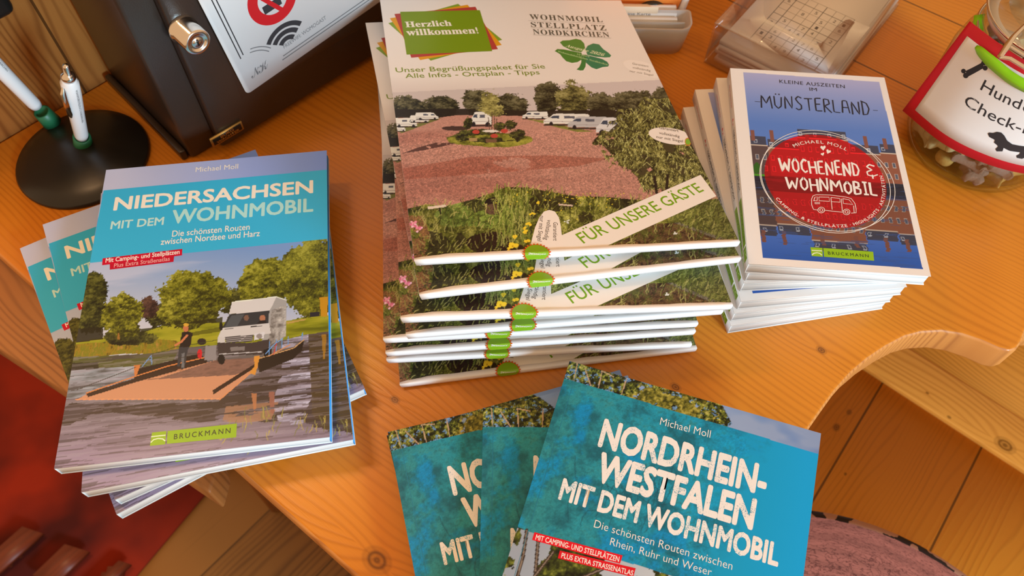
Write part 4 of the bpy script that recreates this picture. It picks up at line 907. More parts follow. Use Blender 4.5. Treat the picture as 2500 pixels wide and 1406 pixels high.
# ---- A4 welcome packet of the camper site
def cover_packet(mb, z):
    W_, H_ = .21, .297
    p = painter(W_, H_, .0005, [(925, 5), (1523, -5), (1803, 598), (1003, 635)], (218, 188, 162))
    A = zz(850, 0, .37); B = zz(900, 450, .38)
    w = (218, 188, 162); p.fill(np.ones(p.X.shape, bool), w)
    p.grad(p.poly([(900, 196), (1700, 186), (1760, 320), (900, 320)]), (1250, 195), (1260, 250), w, (196, 164, 142))
    sky = p.poly([(900, 238), (1700, 190), (1760, 320), (900, 320)]); p.grad(sky, (1100, 215), (1700, 260), (188, 158, 138), (196, 166, 148))
    D = [(26, 22, 14), (52, 44, 26), (80, 68, 40), (112, 96, 62)]; G = [(40, 34, 18), (78, 68, 32), (118, 100, 50), (150, 130, 74)]
    for i, (cx, cy, rx, ry, q) in enumerate(((390, 730, 110, 70, D), (600, 730, 120, 80, D), (830, 700, 100, 85, D), (1060, 700, 105, 82, D), (1300, 650, 95, 105, D), (1480, 670, 140, 105, G), (1660, 700, 120, 85, D), (1900, 690, 160, 90, D), (2090, 660, 80, 95, D), (240, 760, 90, 60, D))):
        p.tree(A((cx, cy))[0], rx * .37, ry * .37, q, 80 + i * 3, .16)
    p.fill(p.poly(A((250, 745), (700, 735), (1200, 745), (1700, 735), (2250, 760), (2250, 800), (1700, 790), (1150, 785), (250, 800))), (38, 28, 20), .92)
    # red gravel yard
    gr = p.poly(A((200, 800), (560, 800), (700, 778), (1120, 780), (1300, 800), (2300, 830), (2600, 1500), (2600, 2300), (100, 2300)))
    p.grad(gr, A((1000, 800))[0], A((1000, 1340))[0], (178, 118, 94), (164, 106, 84)); t = p.n(.05, 101, 4, 2.5, .7); p.fill(gr & (t < .5), (142, 80, 62), np.clip((.5 - t) * 5, 0, .5))
    p.fill(p.poly(A((340, 1130), (800, 1050), (1300, 1040), (1700, 1060), (1500, 1110), (900, 1160), (360, 1200))) & (p.n(.02, 104) > .3), (138, 68, 48), .55)
    yy = p.U(A((1000, 1000)))[0][1]
    p.speckle(gr & (p.Y < yy + .02), .16, 7); p.speckle(gr & (p.Y >= yy + .02), .07, 8)
    gl = p.poly(A((300, 880), (560, 800), (600, 800), (340, 900))); p.tex(gl, [(96, 88, 40), (132, 116, 56)], .004, 103)
    p.tex(p.poly(A((1120, 795), (1300, 812), (1450, 855), (1600, 880), (1500, 885), (1380, 860), (1200, 810))), [(96, 88, 36), (136, 120, 52)], .004, 105)
    def van(x0, y0, x1, y1, shade=1.0, nose=-1):
        h = y1 - y0; wd_ = x1 - x0; c = tuple(np.array((214, 192, 174)) * shade); q = lambda *a: A(*[(x0 + (u if nose < 0 else 1 - u) * wd_, y0 + v * h) for u, v in a])
        p.fill(p.poly(q((.02, 1.0), (.98, .96), (1.0, 1.12), (.0, 1.14))), (44, 30, 24), .85)
        p.fill(p.poly(q((.0, .95), (.01, .6), (.12, .4), (.22, .06), (.3, 0), (.97, .02), (1, .15), (1, .95))), c); p.fill(p.poly(q((.13, .42), (.22, .2), (.34, .2), (.34, .46))), (60, 62, 70)); p.fill(p.poly(q((.45, .22), (.68, .22), (.68, .45), (.45, .45))), (84, 78, 80)); p.line(q((.02, .75), (.98, .72)), 1.0, (150, 128, 118))
        for u in (.17, .8): p.fill(p.ell(q((u, .95))[0], max(h * .37 * .17, 1.5), max(h * .37 * .17, 1.5)), (36, 28, 28))
    for v in ((290, 845, 362, 885), (295, 800, 440, 855), (395, 782, 515, 826), (430, 763, 578, 806)): van(*v, nose=1)
    van(1130, 750, 1300, 796); van(1270, 762, 1580, 834); van(1432, 780, 1700, 856, .82); van(1622, 785, 1860, 892, .95); van(1850, 785, 2200, 850)
    # planted island
    p.fill(p.ell(A((920, 935))[0], 104, 16, .2, 3), (88, 82, 28)); p.tex(p.ell(A((930, 940))[0], 106, 17, .25, 4), [(70, 62, 18), (120, 108, 34), (160, 140, 52)], .004, 110)
    p.fill(p.poly(A((345, 1030), (450, 990), (560, 960), (690, 962), (600, 985), (480, 1010))) & (p.n(.004, 111) > .35), (70, 40, 32), .85); p.fill(p.ell(A((690, 866))[0], 34, 6, .2, 5), (56, 36, 28), .9)
    van(782, 755, 930, 842)
    for i, (cx, cy, rx, ry) in enumerate(((735, 915, 45, 35), (770, 830, 28, 40), (860, 890, 120, 22), (1095, 905, 50, 38), (1050, 840, 40, 30), (900, 940, 120, 20), (980, 850, 40, 30))): p.tree(A((cx, cy))[0], rx * .37, ry * .37, [(30, 24, 16), (60, 54, 24), (104, 94, 38)], 120 + i, .2)
    p.tree(A((920, 690))[0], 29, 34, [(86, 72, 34), (140, 120, 58), (180, 156, 86)], 130, .3, .003, .2)
    for a in ([(930, 760), (925, 900)], [(905, 790), (912, 900)], [(960, 800), (955, 900)], [(945, 780), (945, 890)]): p.line(A(*a), 2, (86, 58, 40))
    for cx, cy in ((822, 888), (1010, 880), (942, 914)): p.fill(p.ell(A((cx, cy))[0], 9, 5), (176, 60, 44))
    p.fill(p.ell(A((918, 882))[0], 20, 3), (214, 186, 160)); p.fill(p.poly(A((885, 935), (960, 935), (955, 958), (890, 958))), (110, 74, 48)); p.fill(p.poly(A((775, 930), (830, 928), (828, 948), (778, 950))), (160, 120, 70)); p.line(A((980, 950), (1095, 940)), 3, (40, 32, 22))
    # garden in front
    gd = p.poly(B((180, 190), (240, 165), (350, 140), (480, 150), (640, 110), (760, 70), (860, 30), (1000, 35), (1120, 60), (1300, 90), (1500, 95), (1700, 115), (2000, 120), (2300, 110), (2600, 120), (2700, 1200), (50, 1200), (100, 700), (160, 330)))
    p.tex(gd, [(40, 36, 14), (82, 78, 24), (122, 112, 40), (166, 150, 68)], .006, 140, 6, gain=2.2)
    p.tex(gd & p.ell(B((680, 200))[0], 110, 34, .3, 8, .02), [(60, 64, 22), (104, 112, 40), (140, 144, 62)], .004, 141); t = p.n(.014, 142, 5); p.fill(gd & (t < .42), (40, 30, 18), .72)
    p.fill(gd & p.poly(B((180, 210), (330, 210), (390, 400), (240, 700), (60, 900))) & (p.n(.005, 143) > .44), (140, 84, 52), .8)
    pond = gd & p.ell(B((735, 385))[0], 54, 26, .22, 9, .02); p.fill(pond, (44, 24, 18), .95); p.fill(gd & p.ell(B((860, 440))[0], 60, 20, .3, 10, .02), (46, 28, 20), .85)
    p.fill(p.ell(B((775, 150))[0], 26, 21, .12, 6), (34, 24, 18)); p.fill(p.ell(B((765, 172))[0], 19, 13, .12, 6), (84, 58, 40))
    p.fill(gd & p.poly(B((1900, 130), (2300, 120), (2480, 420), (2300, 400), (1960, 270), (1870, 200))), (104, 96, 40), .75); lawn = gd & p.poly(B((1900, 130), (2300, 120), (2480, 420), (2300, 400), (1960, 270), (1870, 200)))
    p.tex(lawn, [(70, 66, 22), (112, 104, 42), (146, 132, 62)], .005, 144, 5, 2, 1); p.fill(gd & p.poly(B((1940, 265), (1980, 262), (2330, 385), (2300, 400))), (120, 100, 80), .9)
    p.tex(gd & p.poly(B((1700, 330), (1760, 270), (1940, 262), (2330, 410), (1500, 420))), [(60, 38, 22), (112, 76, 44), (92, 84, 34)], .004, 145)
    p.speckle(gd, .22, 9)
    p.strokes(gd, 900, 16, 1.3, [(150, 136, 60), (104, 98, 34), (60, 54, 20), (182, 160, 84)], 146, 1.3, .6)
    p.strokes(gd & p.poly(B((780, 90), (1000, 90), (1000, 420), (780, 420))), 240, 30, 1.5, [(120, 122, 44), (70, 72, 24), (164, 150, 72)], 147, 1.4, .18)
    p.strokes(lawn, 260, 12, 1.0, [(150, 140, 66), (92, 92, 34), (70, 62, 26)], 149, 1.2, .5)
    s_ = p.n(.03, 160, 3)[..., None]; p.I[gd] = (p.I * (.68 + .42 * s_))[gd]
    r = np.random.default_rng(3)
    for k in range(70):
        x, y_ = r.normal(1270, 170), 60 + abs(r.normal()) * 70; p.fill(p.ell(B((x, y_))[0], 1.6, 1.2), (206, 168, 44))
    for (x, y_, s_) in ((890, 402, 9), (985, 372, 6), (975, 320, 6), (905, 345, 5), (1000, 260, 5), (960, 290, 4), (1110, 300, 5), (1060, 130, 4), (870, 425, 5), (840, 470, 8), (1020, 200, 4)):
        for j in range(3): p.fill(p.ell(B((x + r.normal() * 8, y_ + r.normal() * 7))[0], s_ * .8, s_ * .55), (222, 176, 40)); 
        p.fill(p.ell(B((x, y_ + 4))[0], s_ * .3, s_ * .2), (180, 130, 24))
    for k in range(26): p.fill(p.ell(B((252 + k * 2 + r.normal() * 8, 255 + k * 1.6 + r.normal() * 10))[0], 3, 2.4), [(214, 122, 130), (196, 90, 108), (230, 160, 160)][k % 3])
    for (x, y_) in ((1945, 330), (1245, 250)):
        for k in range(7): p.fill(p.ell(B((x + r.normal() * 9, y_ + r.normal() * 7))[0], 1.8, 1.5), (206, 190, 170))
    p.fill(p.poly(B((355, 155), (470, 142), (474, 156), (360, 172))), (206, 172, 142)); p.fill(p.poly(B((1190, 138), (1285, 146), (1280, 156), (1192, 148))), (196, 160, 130)); p.line(B((430, 165), (436, 200)), 4, (30, 20, 14))
    # conifer on the right
    con = p.poly(A((1590, 960), (1660, 880), (1780, 730), (1900, 720), (1960, 640), (2060, 660), (2140, 640), (2400, 900), (2500, 1250), (2300, 1290), (2080, 1260), (1930, 1270), (1890, 1180), (1820, 1120), (1700, 1090), (1640, 990))) & (p.n(.012, 150, 5) > .36)
    p.fill(p.poly(A((1640, 940), (1800, 800), (1990, 700), (2140, 690), (2420, 950), (2480, 1230), (2300, 1270), (2080, 1250), (1940, 1250), (1900, 1170), (1760, 1080))) & (p.n(.01, 155, 4) > .34), (58, 48, 24), .92)
    t = p.n(.006, 152, 5); keep = con & ((t > .40) | (p.Y < p.U(A((1900, 980)))[0][1])); p.tex(keep, [(34, 28, 14), (70, 60, 26), (112, 98, 44), (156, 136, 72)], .0035, 151, 5, gain=2.4)
    up = p.poly(A((1600, 960), (1800, 700), (2140, 640), (2300, 860), (2300, 1050), (1700, 1080)))
    cidx = np.argwhere(con)
    for k in range(1500):
        j, i = cidx[r.integers(len(cidx))]; q = p.inv([(p.X[j, i], p.Y[j, i])])[0]; an = r.uniform(-2.6, -.4) ; l = r.uniform(5, 17)
        p.line([q, (q[0] + math.cos(an) * l, q[1] - math.sin(an) * l * .5 + l * .5)], 1.8, [(182, 164, 92), (112, 98, 46), (52, 44, 20), (34, 28, 14), (136, 120, 60)][k % 5], .85)
    p.speckle(con, .18, 10)
    for a in ([(2010, 1180), (2020, 1290)], [(2100, 1170), (2090, 1270)]): p.line(A(*a), 7, (40, 26, 18))
    p.into(mb, INK, z)
    P = Print(p, mb, z); Hh = zz(860, 0, .1849)
    g1 = (112, 122, 14)
    P.poly(Hh((460, 350), (1380, 70), (1960, 545), (1010, 840)), (120, 132, 30), 2); P.poly(Hh((480, 285), (1505, 80), (1952, 615), (872, 835)), (206, 128, 20), 3); P.poly(Hh((540, 226), (1610, 105), (1900, 672), (757, 806)), (164, 52, 40), 4); P.poly(Hh((615, 195), (1668, 150), (1824, 700), (695, 765)), g1, 5)
    def T(Z, t, a, b, h, c, **k):
        a, b, h = Z(a, b, h); P.text(t, a, b, h, c, **k)
    T(Hh, serif('Herzlich'), (690, 402), (1297, 370), (680, 327), (228, 196, 162), bold=.012, lay=8); T(Hh, serif('willkommen!'), (703, 512), (1650, 465), (698, 428), (228, 196, 162), bold=.012, lay=8)
    gy = (78, 68, 52)
    T(A, serif('WOHNMOBIL'), (1197, 130), (1692, 140), (1180, 95), gy, spacing=1.15); T(A, serif('STELLPLATZ'), (1203, 181), (1715, 196), (1192, 147), gy, spacing=1.15); T(A, serif('NORDKIRCHEN'), (1217, 231), (1736, 243), (1208, 197), gy, spacing=1.1)
    for a in ([(1185, 139), (1700, 149)], [(1200, 187), (1718, 200)], [(1215, 236), (1745, 248)]): P.line(A(*a), .9, (120, 104, 82), 4)
    C = zz(1340, 80, .0782)
    leaf = [[(330, 315), (420, 255), (650, 240), (850, 190), (1010, 230), (1110, 340), (1140, 520), (1000, 620), (720, 580), (430, 440)], [(1140, 530), (1220, 410), (1400, 330), (1590, 360), (1720, 510), (1880, 620), (1970, 710), (1930, 770), (1760, 780), (1480, 760), (1200, 700)],
            [(160, 600), (240, 530), (450, 540), (720, 590), (1020, 640), (1010, 860), (880, 940), (700, 970), (520, 920), (400, 800), (330, 700)], [(1140, 700), (1490, 780), (1680, 830), (1840, 920), (1890, 1010), (1860, 1070), (1680, 1090), (1480, 1160), (1330, 1110), (1150, 960)], [(1010, 700), (1160, 700), (1150, 900), (1130, 1080), (1060, 1200), (960, 1210), (840, 1180), (930, 1100), (1000, 950)]]
    for lf in leaf: P.poly(C(*[(x + 10, y_ + 34) for x, y_ in lf]), (236, 206, 176), 4)
    for i, lf in enumerate(leaf): P.poly(C(*lf), [(84, 114, 40), (62, 110, 66), (72, 108, 36), (52, 104, 64), (60, 104, 44)][i], 5)
    T(C, serif('Ausgabe 2026'), (500, 450), (1740, 745), (500, 360), (214, 198, 140), shear=.3, lay=8)
    T(C, '10 Jahre', (870, 715), (1260, 785), (870, 655), (170, 176, 110), lay=8); T(C, serif('Wohnmobilstellplatz Nordkirchen'), (240, 625), (1840, 1030), (240, 575), (170, 176, 110), lay=8)
    T(A, 'Unser Begrüßungspaket für Sie', (305, 501), (1292, 461), (302, 470), (118, 122, 36), bold=.004); T(A, 'Alle Infos - Ortsplan - Tipps', (367, 538), (1255, 501), (372, 508), (118, 122, 36), bold=.004)
    # guarantee ovals at the right edge
    def oval(c, rx, ry, rot, col, lay, half=None):
        th = np.linspace(0, 2 * PI, 40, endpoint=False); P.poly([(c[0] + rx * math.cos(t) * math.cos(rot) - ry * math.sin(t) * math.sin(rot), c[1] + rx * math.cos(t) * math.sin(rot) + ry * math.sin(t) * math.cos(rot)) for t in th], col, lay)
    oval((1639, 336), 57, 20, .15, (226, 198, 174), 4); oval((1576, 168), 54, 17, .28, (226, 198, 172), 4)
    tx = (60, 48, 40)
    for k, (s_, a, b) in enumerate((('Garantiert', (1610, 318), (1659, 326)), ('vollständig', (1609, 331), (1661, 340)), ('nur mit Siegel', (1602, 341), (1669, 352)))): P.text(s_, a, b, (a[0] - .5, a[1] - 6.5), tx, .0, lay=7)
    for k, (s_, a, b) in enumerate((('Garantiert', (1547, 157), (1588, 164)), ('vollständig', (1547, 167), (1593, 175)), ('nur mit Siegel', (1540, 176), (1599, 186)))): P.text(s_, a, b, (a[0] - .5, a[1] - 5), (110, 92, 76), -.004, lay=7)
    th = np.linspace(0, 2 * PI, 32, endpoint=False); P.poly([(1682 + (9 if i % 2 else 7.4) * math.cos(t), 350 + (11 if i % 2 else 9) * math.sin(t)) for i, t in enumerate(th)], (196, 110, 40), 6); oval((1682, 350), 6.4, 7.5, 0, (120, 150, 40), 7)
    # banner
    bw = (224, 194, 172)
    P.poly(B((860, 490), (1160, 358), (2134, -47), (2234, 92), (1505, 405), (1300, 495)), bw, 4)
    T(B, 'FÜR UNSERE GÄSTE', (1347, 393), (2155, 57), (1313, 325), (112, 138, 16), bold=.006, lay=7)
    # guarantee label above the seal
    lab = B(*[(1130, 178), (1165, 188), (1190, 225), (1200, 270), (1207, 340), (1212, 420), (1210, 480), (985, 495), (995, 430), (1012, 370), (1035, 290), (1065, 225), (1095, 188)]); P.poly(lab, (228, 198, 178), 5)
    for s_, a, b in (('Garantiert', (1154, 256), (1150, 372)), ('vollständig', (1116, 240), (1090, 366)), ('nur mit Siegel', (1070, 214), (1048, 374))): T(B, s_, a, b, (a[0] + 28, a[1] + 3), tx, bold=.0, lay=7)

# ================================================================== books
R_ = math.radians
def book_master(name, w, h, t, cover_fn, cov_edge, side_flap=None, spine_fn=None):
    """a closed paperback lying face up; origin at the middle of its underside"""
    o = empty(name, Matrix.Identity(4))
    c = 0.0004
    mb = MB(); cover_fn(mb, t)
    e = cov_edge
    # front board without its printed top, back board, spine
    V = np.array([(-w/2, -h/2, t), (w/2, -h/2, t), (w/2, h/2, t), (-w/2, h/2, t), (-w/2, -h/2, t - c), (w/2, -h/2, t - c), (w/2, h/2, t - c), (-w/2, h/2, t - c)])
    mb.add(V, np.array([(4, 7, 6, 5), (0, 4, 5, 1), (1, 5, 6, 2), (2, 6, 7, 3), (3, 7, 4, 0)]), e)
    mb.box((-w/2, -h/2, 0), (w/2, h/2, c), e)
    mb.box((-w/2, -h/2, c), (-w/2 + c, h/2, t - c), e)
    if spine_fn: spine_fn(mb, w, h, t)
    mb.obj('cover', o)
    mb = MB(); mb.box((-w/2 + c, -h/2 + .0006, c), (w/2 - .0009, h/2 - .0006, t - c), PAGES); mb.obj('page_block', o)
    if side_flap:
        mb = MB(); mb.box((w/2 - .0009, -h/2 + .0004, c), (w/2 - .0002, h/2 - .0004, t * .45), side_flap); f = mb.obj('back_flap', o); f['label'] = 'bright blue folded flap edge'
    return o
def lay_out(master, rows, cat, group):
    for i, (x, y, z, a, lab) in enumerate(rows):
        o = master if i == 0 else copy_tree(master)
        o.matrix_world = pose(x, y, z, R_(a)); tag(o, lab, cat, group)

T1 = .0096
ferry = book_master('travel_guide', .165, .235, T1, cover_ferry, plain('pale_cover_card', (.70, .72, .72, 1), .45), BLUE)
lay_out(ferry, [(-.2096, .2878, .0294, 8.34, 'blue travel guide with a camper on a ferry, topmost of the left stack'),
    (-.2051, .2817, .0196, 13.12, 'blue ferry travel guide second from the top of the left stack, lower edge showing'),
    (-.2251, .2899, .0098, 28.31, 'blue ferry travel guide third in the left stack, its title starting NI at the left'),
    (-.2374, .2846, 0.0, 32.72, 'lowest blue ferry travel guide of the left stack, poking out farthest at upper left')], 'book', 'ferry travel guides in the left stack')

T2 = .0083
birch = book_master('travel_guide', .165, .235, T2, cover_birch, plain('teal_cover_card', rgb(60, 130, 150), .4))
lay_out(birch, [(.0846, .1059, .0255, -16.65, 'turquoise travel guide with worn white capitals, topmost of the front stack'),
    (.0673, .095, .0170, .95, 'turquoise travel guide under the top one of the front stack, half in its shadow'),
    (.0322, .1054, .0085, 15.62, 'turquoise travel guide fanned out farthest left in the front stack, showing NO and WE'),
    (.0343, .1115, 0.0, 18.2, 'lowest turquoise travel guide of the front stack, only a bluish upper corner peeking out')], 'book', 'turquoise travel guides in the front stack')

T3 = .0110
def spine_palace(mb, w, h, t):
    """lettering on the white spine, read from the foot to the head"""
    x = -w/2 - .00002
    p = Paint(.01, .01, .005, None, (226, 200, 184))
    def put(V2, F, col, k):      # V2: along the spine from the foot, up the letters (towards the back cover)
        V2 = np.asarray(V2, float); V = np.c_[x - k * .000012 - lift(V2), V2[:, 0] - h/2, t/2 - V2[:, 1]]; mb.add(V, F, INK, p.colour(col))
    def rect(a0, a1, b0, b1, col, k): put(np.array([(a0, b0), (a1, b0), (a1, b1), (a0, b1)]), [[0, 1, 2, 3]], col, k)
    rect(.006, .0165, -.0032, .0032, (122, 150, 14), 1); rect(.018, .058, -.0032, .0032, (122, 150, 14), 1)
    V, F = ribbon([(.008, -.0027), (.0115, -.0005), (.0115, .0005), (.008, .0027)], .0006); put(V, F, (200, 210, 120), 2)
    V, F = ribbon([(.0135, -.003), (.0135, .003)], .0006); put(V, F, (200, 210, 120), 2)
    V, T = text2d('BRUCKMANN', (.022, -.0011), (.054, -.0011), .0024, .01, spacing=1.3); put(V, T, (50, 58, 24), 2)
    for q, (V, F) in enumerate(brush2d('WOCHENEND & WOHNMOBIL', (.066, -.0018), (.126, -.0018), .0036, .0006, 4)): put(V, F, (60, 56, 60), 2 + .2 * (q % 3))
    hp = np.array([(0, -1), (.55, -.35), (.95, .1), (.95, .55), (.65, .8), (.3, .75), (0, .4), (-.3, .75), (-.65, .8), (-.95, .55), (-.95, .1), (-.55, -.35)])
    for hx, hy, s_ in ((.131, .0006, .0012), (.1345, -.0004, .0017)): put(hp * s_ + np.array([hx, hy]), [list(range(12))], (206, 40, 50), 2)
    V, T = text2d('MÜNSTERLAND', (.148, -.0008), (.172, -.0008), .0017, .005); put(V, T, (206, 60, 60), 2)
palace = book_master('pocket_guide', .12, .185, T3, cover_palace, WHITECARD, None, spine_palace)
lay_out(palace, [(.2224, .3893, .0560, -3.29, 'white-bordered pocket guide with palace and red disc, topmost of the right stack'),
    (.22, .3937, .0448, .28, 'white pocket guide directly under the topmost one of the right stack'),
    (.2119, .3964, .0336, 4.63, 'white pocket guide third from the top of the right stack'),
    (.2074, .3905, .0224, 7.17, 'white pocket guide fourth from the top, a blue sliver of cover at its lower edge'),
    (.202, .3888, .0112, 8.99, 'white pocket guide second from the bottom of the right stack'),
    (.1979, .3866, 0.0, 11.19, 'lowest white pocket guide of the right stack, lying on the table')], 'book', 'white pocket guides in the right stack')

# ================================================================== welcome packets
def packet_master():
    w, h, th = .207, .297, .0036
    o = empty('welcome_packet', Matrix.Identity(4))          # origin: middle of the printed face
    mb = MB(); cover_packet(mb, 0.0); V = np.array([(-.105, -h/2, 0), (.105, -h/2, 0), (.105, h/2, 0), (-.105, h/2, 0), (-.105, -h/2, -.0007), (.105, -h/2, -.0007), (.105, h/2, -.0007), (-.105, h/2, -.0007)])
    mb.add(V, np.array([(4, 7, 6, 5), (0, 4, 5, 1), (1, 5, 6, 2), (2, 6, 7, 3), (3, 7, 4, 0)]), WHITECARD); mb.obj('printed_cover', o)
    mb = MB(); mb.box((-.1035, -h/2 + .006, -th), (.1035, h/2 - .001, -.0007), PAPER); mb.obj('sheets', o)
    # the folded front closure: a flattened paper tube, open at both ends
    yf = -h/2
    def section(u):
        """outer profile at position u (0 left .. 1 right)"""
        b = .0034 * min(1.0, .10 + u / .11) * (1 - .40 * max(0, (u - .3) / .7)); d = .0041 - .0006 * max(0, (u - .2) / .8); r = .0003 * math.sin(u * 23) + .0002 * math.sin(u * 61)
        return [(yf + b + r, .0003), (yf + b * .5, .0005), (yf - .0001, .0007), (yf - .0007, .0001), (yf - .0010, -d * .5), (yf - .0008, -d), (yf + .0012, -d - .0002), (yf + .0044, -.0008)]
    n = 30; mb = MB(); O = []; I = []
    for k in range(n + 1):
        u = k / n; S = np.array(section(u)); c = S.mean(0); In = c + (S - c) * np.array([.72, .80]); x = -.1052 + .2104 * u
        x2 = x + (.0018 * np.clip((S[:, 1]) / -.005, 0, 1) if k == 0 else (-.0014 * np.clip((S[:, 1]) / -.005, 0, 1) if k == n else np.zeros(len(S))))
        O.append(np.c_[np.broadcast_to(x2, len(S)), S]); I.append(np.c_[np.broadcast_to(x2, len(S)), In])
    m_ = len(O[0]); V = np.r_[np.concatenate(O), np.concatenate(I)]; off = (n + 1) * m_; F = []
    for k in range(n):
        for j in range(m_):
            a, b = k * m_ + j, k * m_ + (j + 1) % m_; F.append((a, a + m_, b + m_, b)); F.append((off + a, off + b, off + b + m_, off + a + m_))
    for k in (0, n):
        for j in range(m_):
            a, b = k * m_ + j, k * m_ + (j + 1) % m_; F.append((a, b, off + b, off + a) if k == 0 else (a, off + a, off + b, b))
    mb.add(V, np.array(F), FOLD); f = mb.obj('closure_fold', o); f['label'] = 'white folded front closure'
    # round seal stuck half on the cover, half over the fold
    S = np.array(section(.39)); prof = [(yf + .016, .00016), (yf + .0046, .00060), (yf - .0002, .00105), (yf - .0013, .0002), (yf - .0013, -.0025), (yf - .0012, -.0075)]
    cum = np.r_[0, np.cumsum(np.linalg.norm(np.diff(np.array(prof), axis=0), axis=1))]; s0 = cum[2] + .0004; P = np.array(prof)
    def bend(V2, lift_):
        s = s0 - V2[:, 1]; y = np.interp(s, cum, P[:, 0]); z = np.interp(s, cum, P[:, 1]); nz = np.where(V2[:, 1] > 0, 1.0, 0.15); ny = np.where(V2[:, 1] > 0, 0.0, -1.0)
        l_ = lift_ + lift(V2); return np.c_[V2[:, 0], y + ny * l_, z + nz * l_]
    ux = -.0300
    def disc(r0, r1, nr, mat, lift_, spikes=0):
        th = np.linspace(0, 2 * PI, 96, endpoint=False); rad = np.linspace(r0, r1, nr); V2 = []; F = []
        for i, r in enumerate(rad):
            rr = np.full(96, r)
            if spikes and i == nr - 1: rr = r * np.where((np.arange(96) // 2) % 2 == 0, 1.0, .86)
            V2.append(np.c_[ux + rr * np.cos(th), np.clip(rr * np.sin(th) * .95, -.0052, 1)])
        for i in range(nr - 1):
            for j in range(96): F.append((i * 96 + j, (i + 1) * 96 + j, (i + 1) * 96 + (j + 1) % 96, i * 96 + (j + 1) % 96))
        return bend(np.concatenate(V2), lift_), np.array(F)
    mb = MB(); V, F = disc(.00005, .0090, 9, None, .00010, 1); mb.add(V, F, plain('seal_orange', rgb(214, 96, 24), .35)); V, F = disc(.00005, .0075, 9, None, .00016); mb.add(V, F, plain('seal_green', rgb(128, 178, 30), .30))
    V2, T = text2d('#womopoki', (ux - .0054, -.0006), (ux + .0056, -.0014), .0013, .01); mb.add(bend(V2, .00022), T, plain('seal_white', (.8, .8, .75, 1), .4)); s = mb.obj('seal', o); s['label'] = 'green round seal with a jagged orange rim'
    # clear tape wrapped round the fold beside the seal
    return o
pk = packet_master()
prm = [(.0159, .4302, .0776, 10.0, -8.5, -6.9, 'topmost welcome packet of the fanned middle pile, its whole cover in view'),
       (.0114, .4161, .0700, 12.98, -8, -6.3, 'welcome packet second from the top of the middle pile, corner out at upper left'),
       (.0169, .3982, .0625, 7.21, -7.5, -5.7, 'third welcome packet from the top, the lowest one showing FÜR UNS on its banner'),
       (.0145, .4045, .0440, 8.51, -5.2, -4, 'fourth welcome packet from the top, its fold tucked just below the third'),
       (.0049, .4053, .0350, 6.24, -4., -3, 'fifth welcome packet from the top of the middle pile, its fold reaching farthest left'),
       (.0037, .4034, .0262, 6.9, -3, -2, 'third welcome packet from the bottom of the middle pile'),
       (.0075, .4032, .0165, 5.06, -1.6, -1, 'second welcome packet from the bottom, its fold partly in shade'),
       (.0047, .3985, .0062, 9.04, 0, 0, 'lowest welcome packet of the middle pile, lying flat on the table')]
for i, (x, y, z, a, p_, r_, lab) in enumerate(prm):
    o = pk if i == 0 else copy_tree(pk)
    o.matrix_world = pose(x, y, z, R_(a), R_(p_), R_(r_)); tag(o, lab, 'brochure', 'welcome packets in the middle pile')

# ================================================================== black letter box
A3 = np.array([*xy(470, 391), TZ]); fe = np.array([math.cos(R_(45)), math.sin(R_(45)), 0]); fn = np.array([fe[1], -fe[0], 0]); up = np.array([0, 0, 1.0])
lm = Matrix.Identity(4)
for i in range(3): lm[i][0], lm[i][1], lm[i][2], lm[i][3] = fe[i], -fn[i], up[i], A3[i]
def face(u, v, d=0.0):
    """pixel -> (x, z) on the front face, d in front of it"""
    q = on_plane(u, v, A3 + fn * d, fn) - A3; return float(q @ fe), float(q @ up)
bx = empty('letter_box', lm, 'black metal letter box with a lock and a paper sign, against the wooden wall', 'letter box')
WB, HB, DB = .37, .34, .128
mb = MB(); mb.box((0, .0, 0.0), (WB, DB, HB), DARKMETAL); mb.obj('housing', bx, bevel=.004, seg=3)
mb = MB(); mb.box((-.006, .004, 0), (-.0002, DB - .002, .010), DARKMETAL); mb.obj('foot_rail', bx, bevel=.0015)
dx0 = .0235
mb = MB(); mb.box((dx0, -.012, .006), (WB - .012, -.0005, HB - .012), DARKMETAL); dr = mb.obj('door', bx, bevel=.003, seg=3)
# raised field of the door with sloping sides
mb = MB(); x0, x1, z0, z1 = dx0 + .030, WB - .04, .042, HB - .04; a = .007
V = np.array([(x0, -.0121, z0), (x1, -.0121, z0), (x1, -.0121, z1), (x0, -.0121, z1), (x0 + a, -.0165, z0 + a), (x1 - a, -.0165, z0 + a), (x1 - a, -.0165, z1 - a), (x0 + a, -.0165, z1 - a)])
mb.add(V, np.array([(0, 1, 5, 4), (1, 2, 6, 5), (2, 3, 7, 6), (3, 0, 4, 7), (4, 5, 6, 7)]), DARKMETAL); o = mb.obj('raised_field', bx); o.parent = dr
# lock
kx, kz = face(448, 72, .0125)
mb = MB(); Tk = lambda V: np.c_[kx + V[:, 0], -.0121 - V[:, 2], kz + V[:, 1]]
mb.lathe([(0, .0186), (.0030, .0186), (.0034, .0180), (.0060, .0184), (.0064, .0192), (.0088, .0192), (.0097, .0182), (.0097, .004), (.0106, .003), (.0110, 0)], CHROME, 40, Tk); mb.box((-.0006, -.0026, .0184), (.0006, .0026, .0190), BLACK, T=lambda V: Tk(np.asarray(V, float))); o = mb.obj('lock', bx, smooth=False); o.parent = dr; o['label'] = 'round chrome lock'
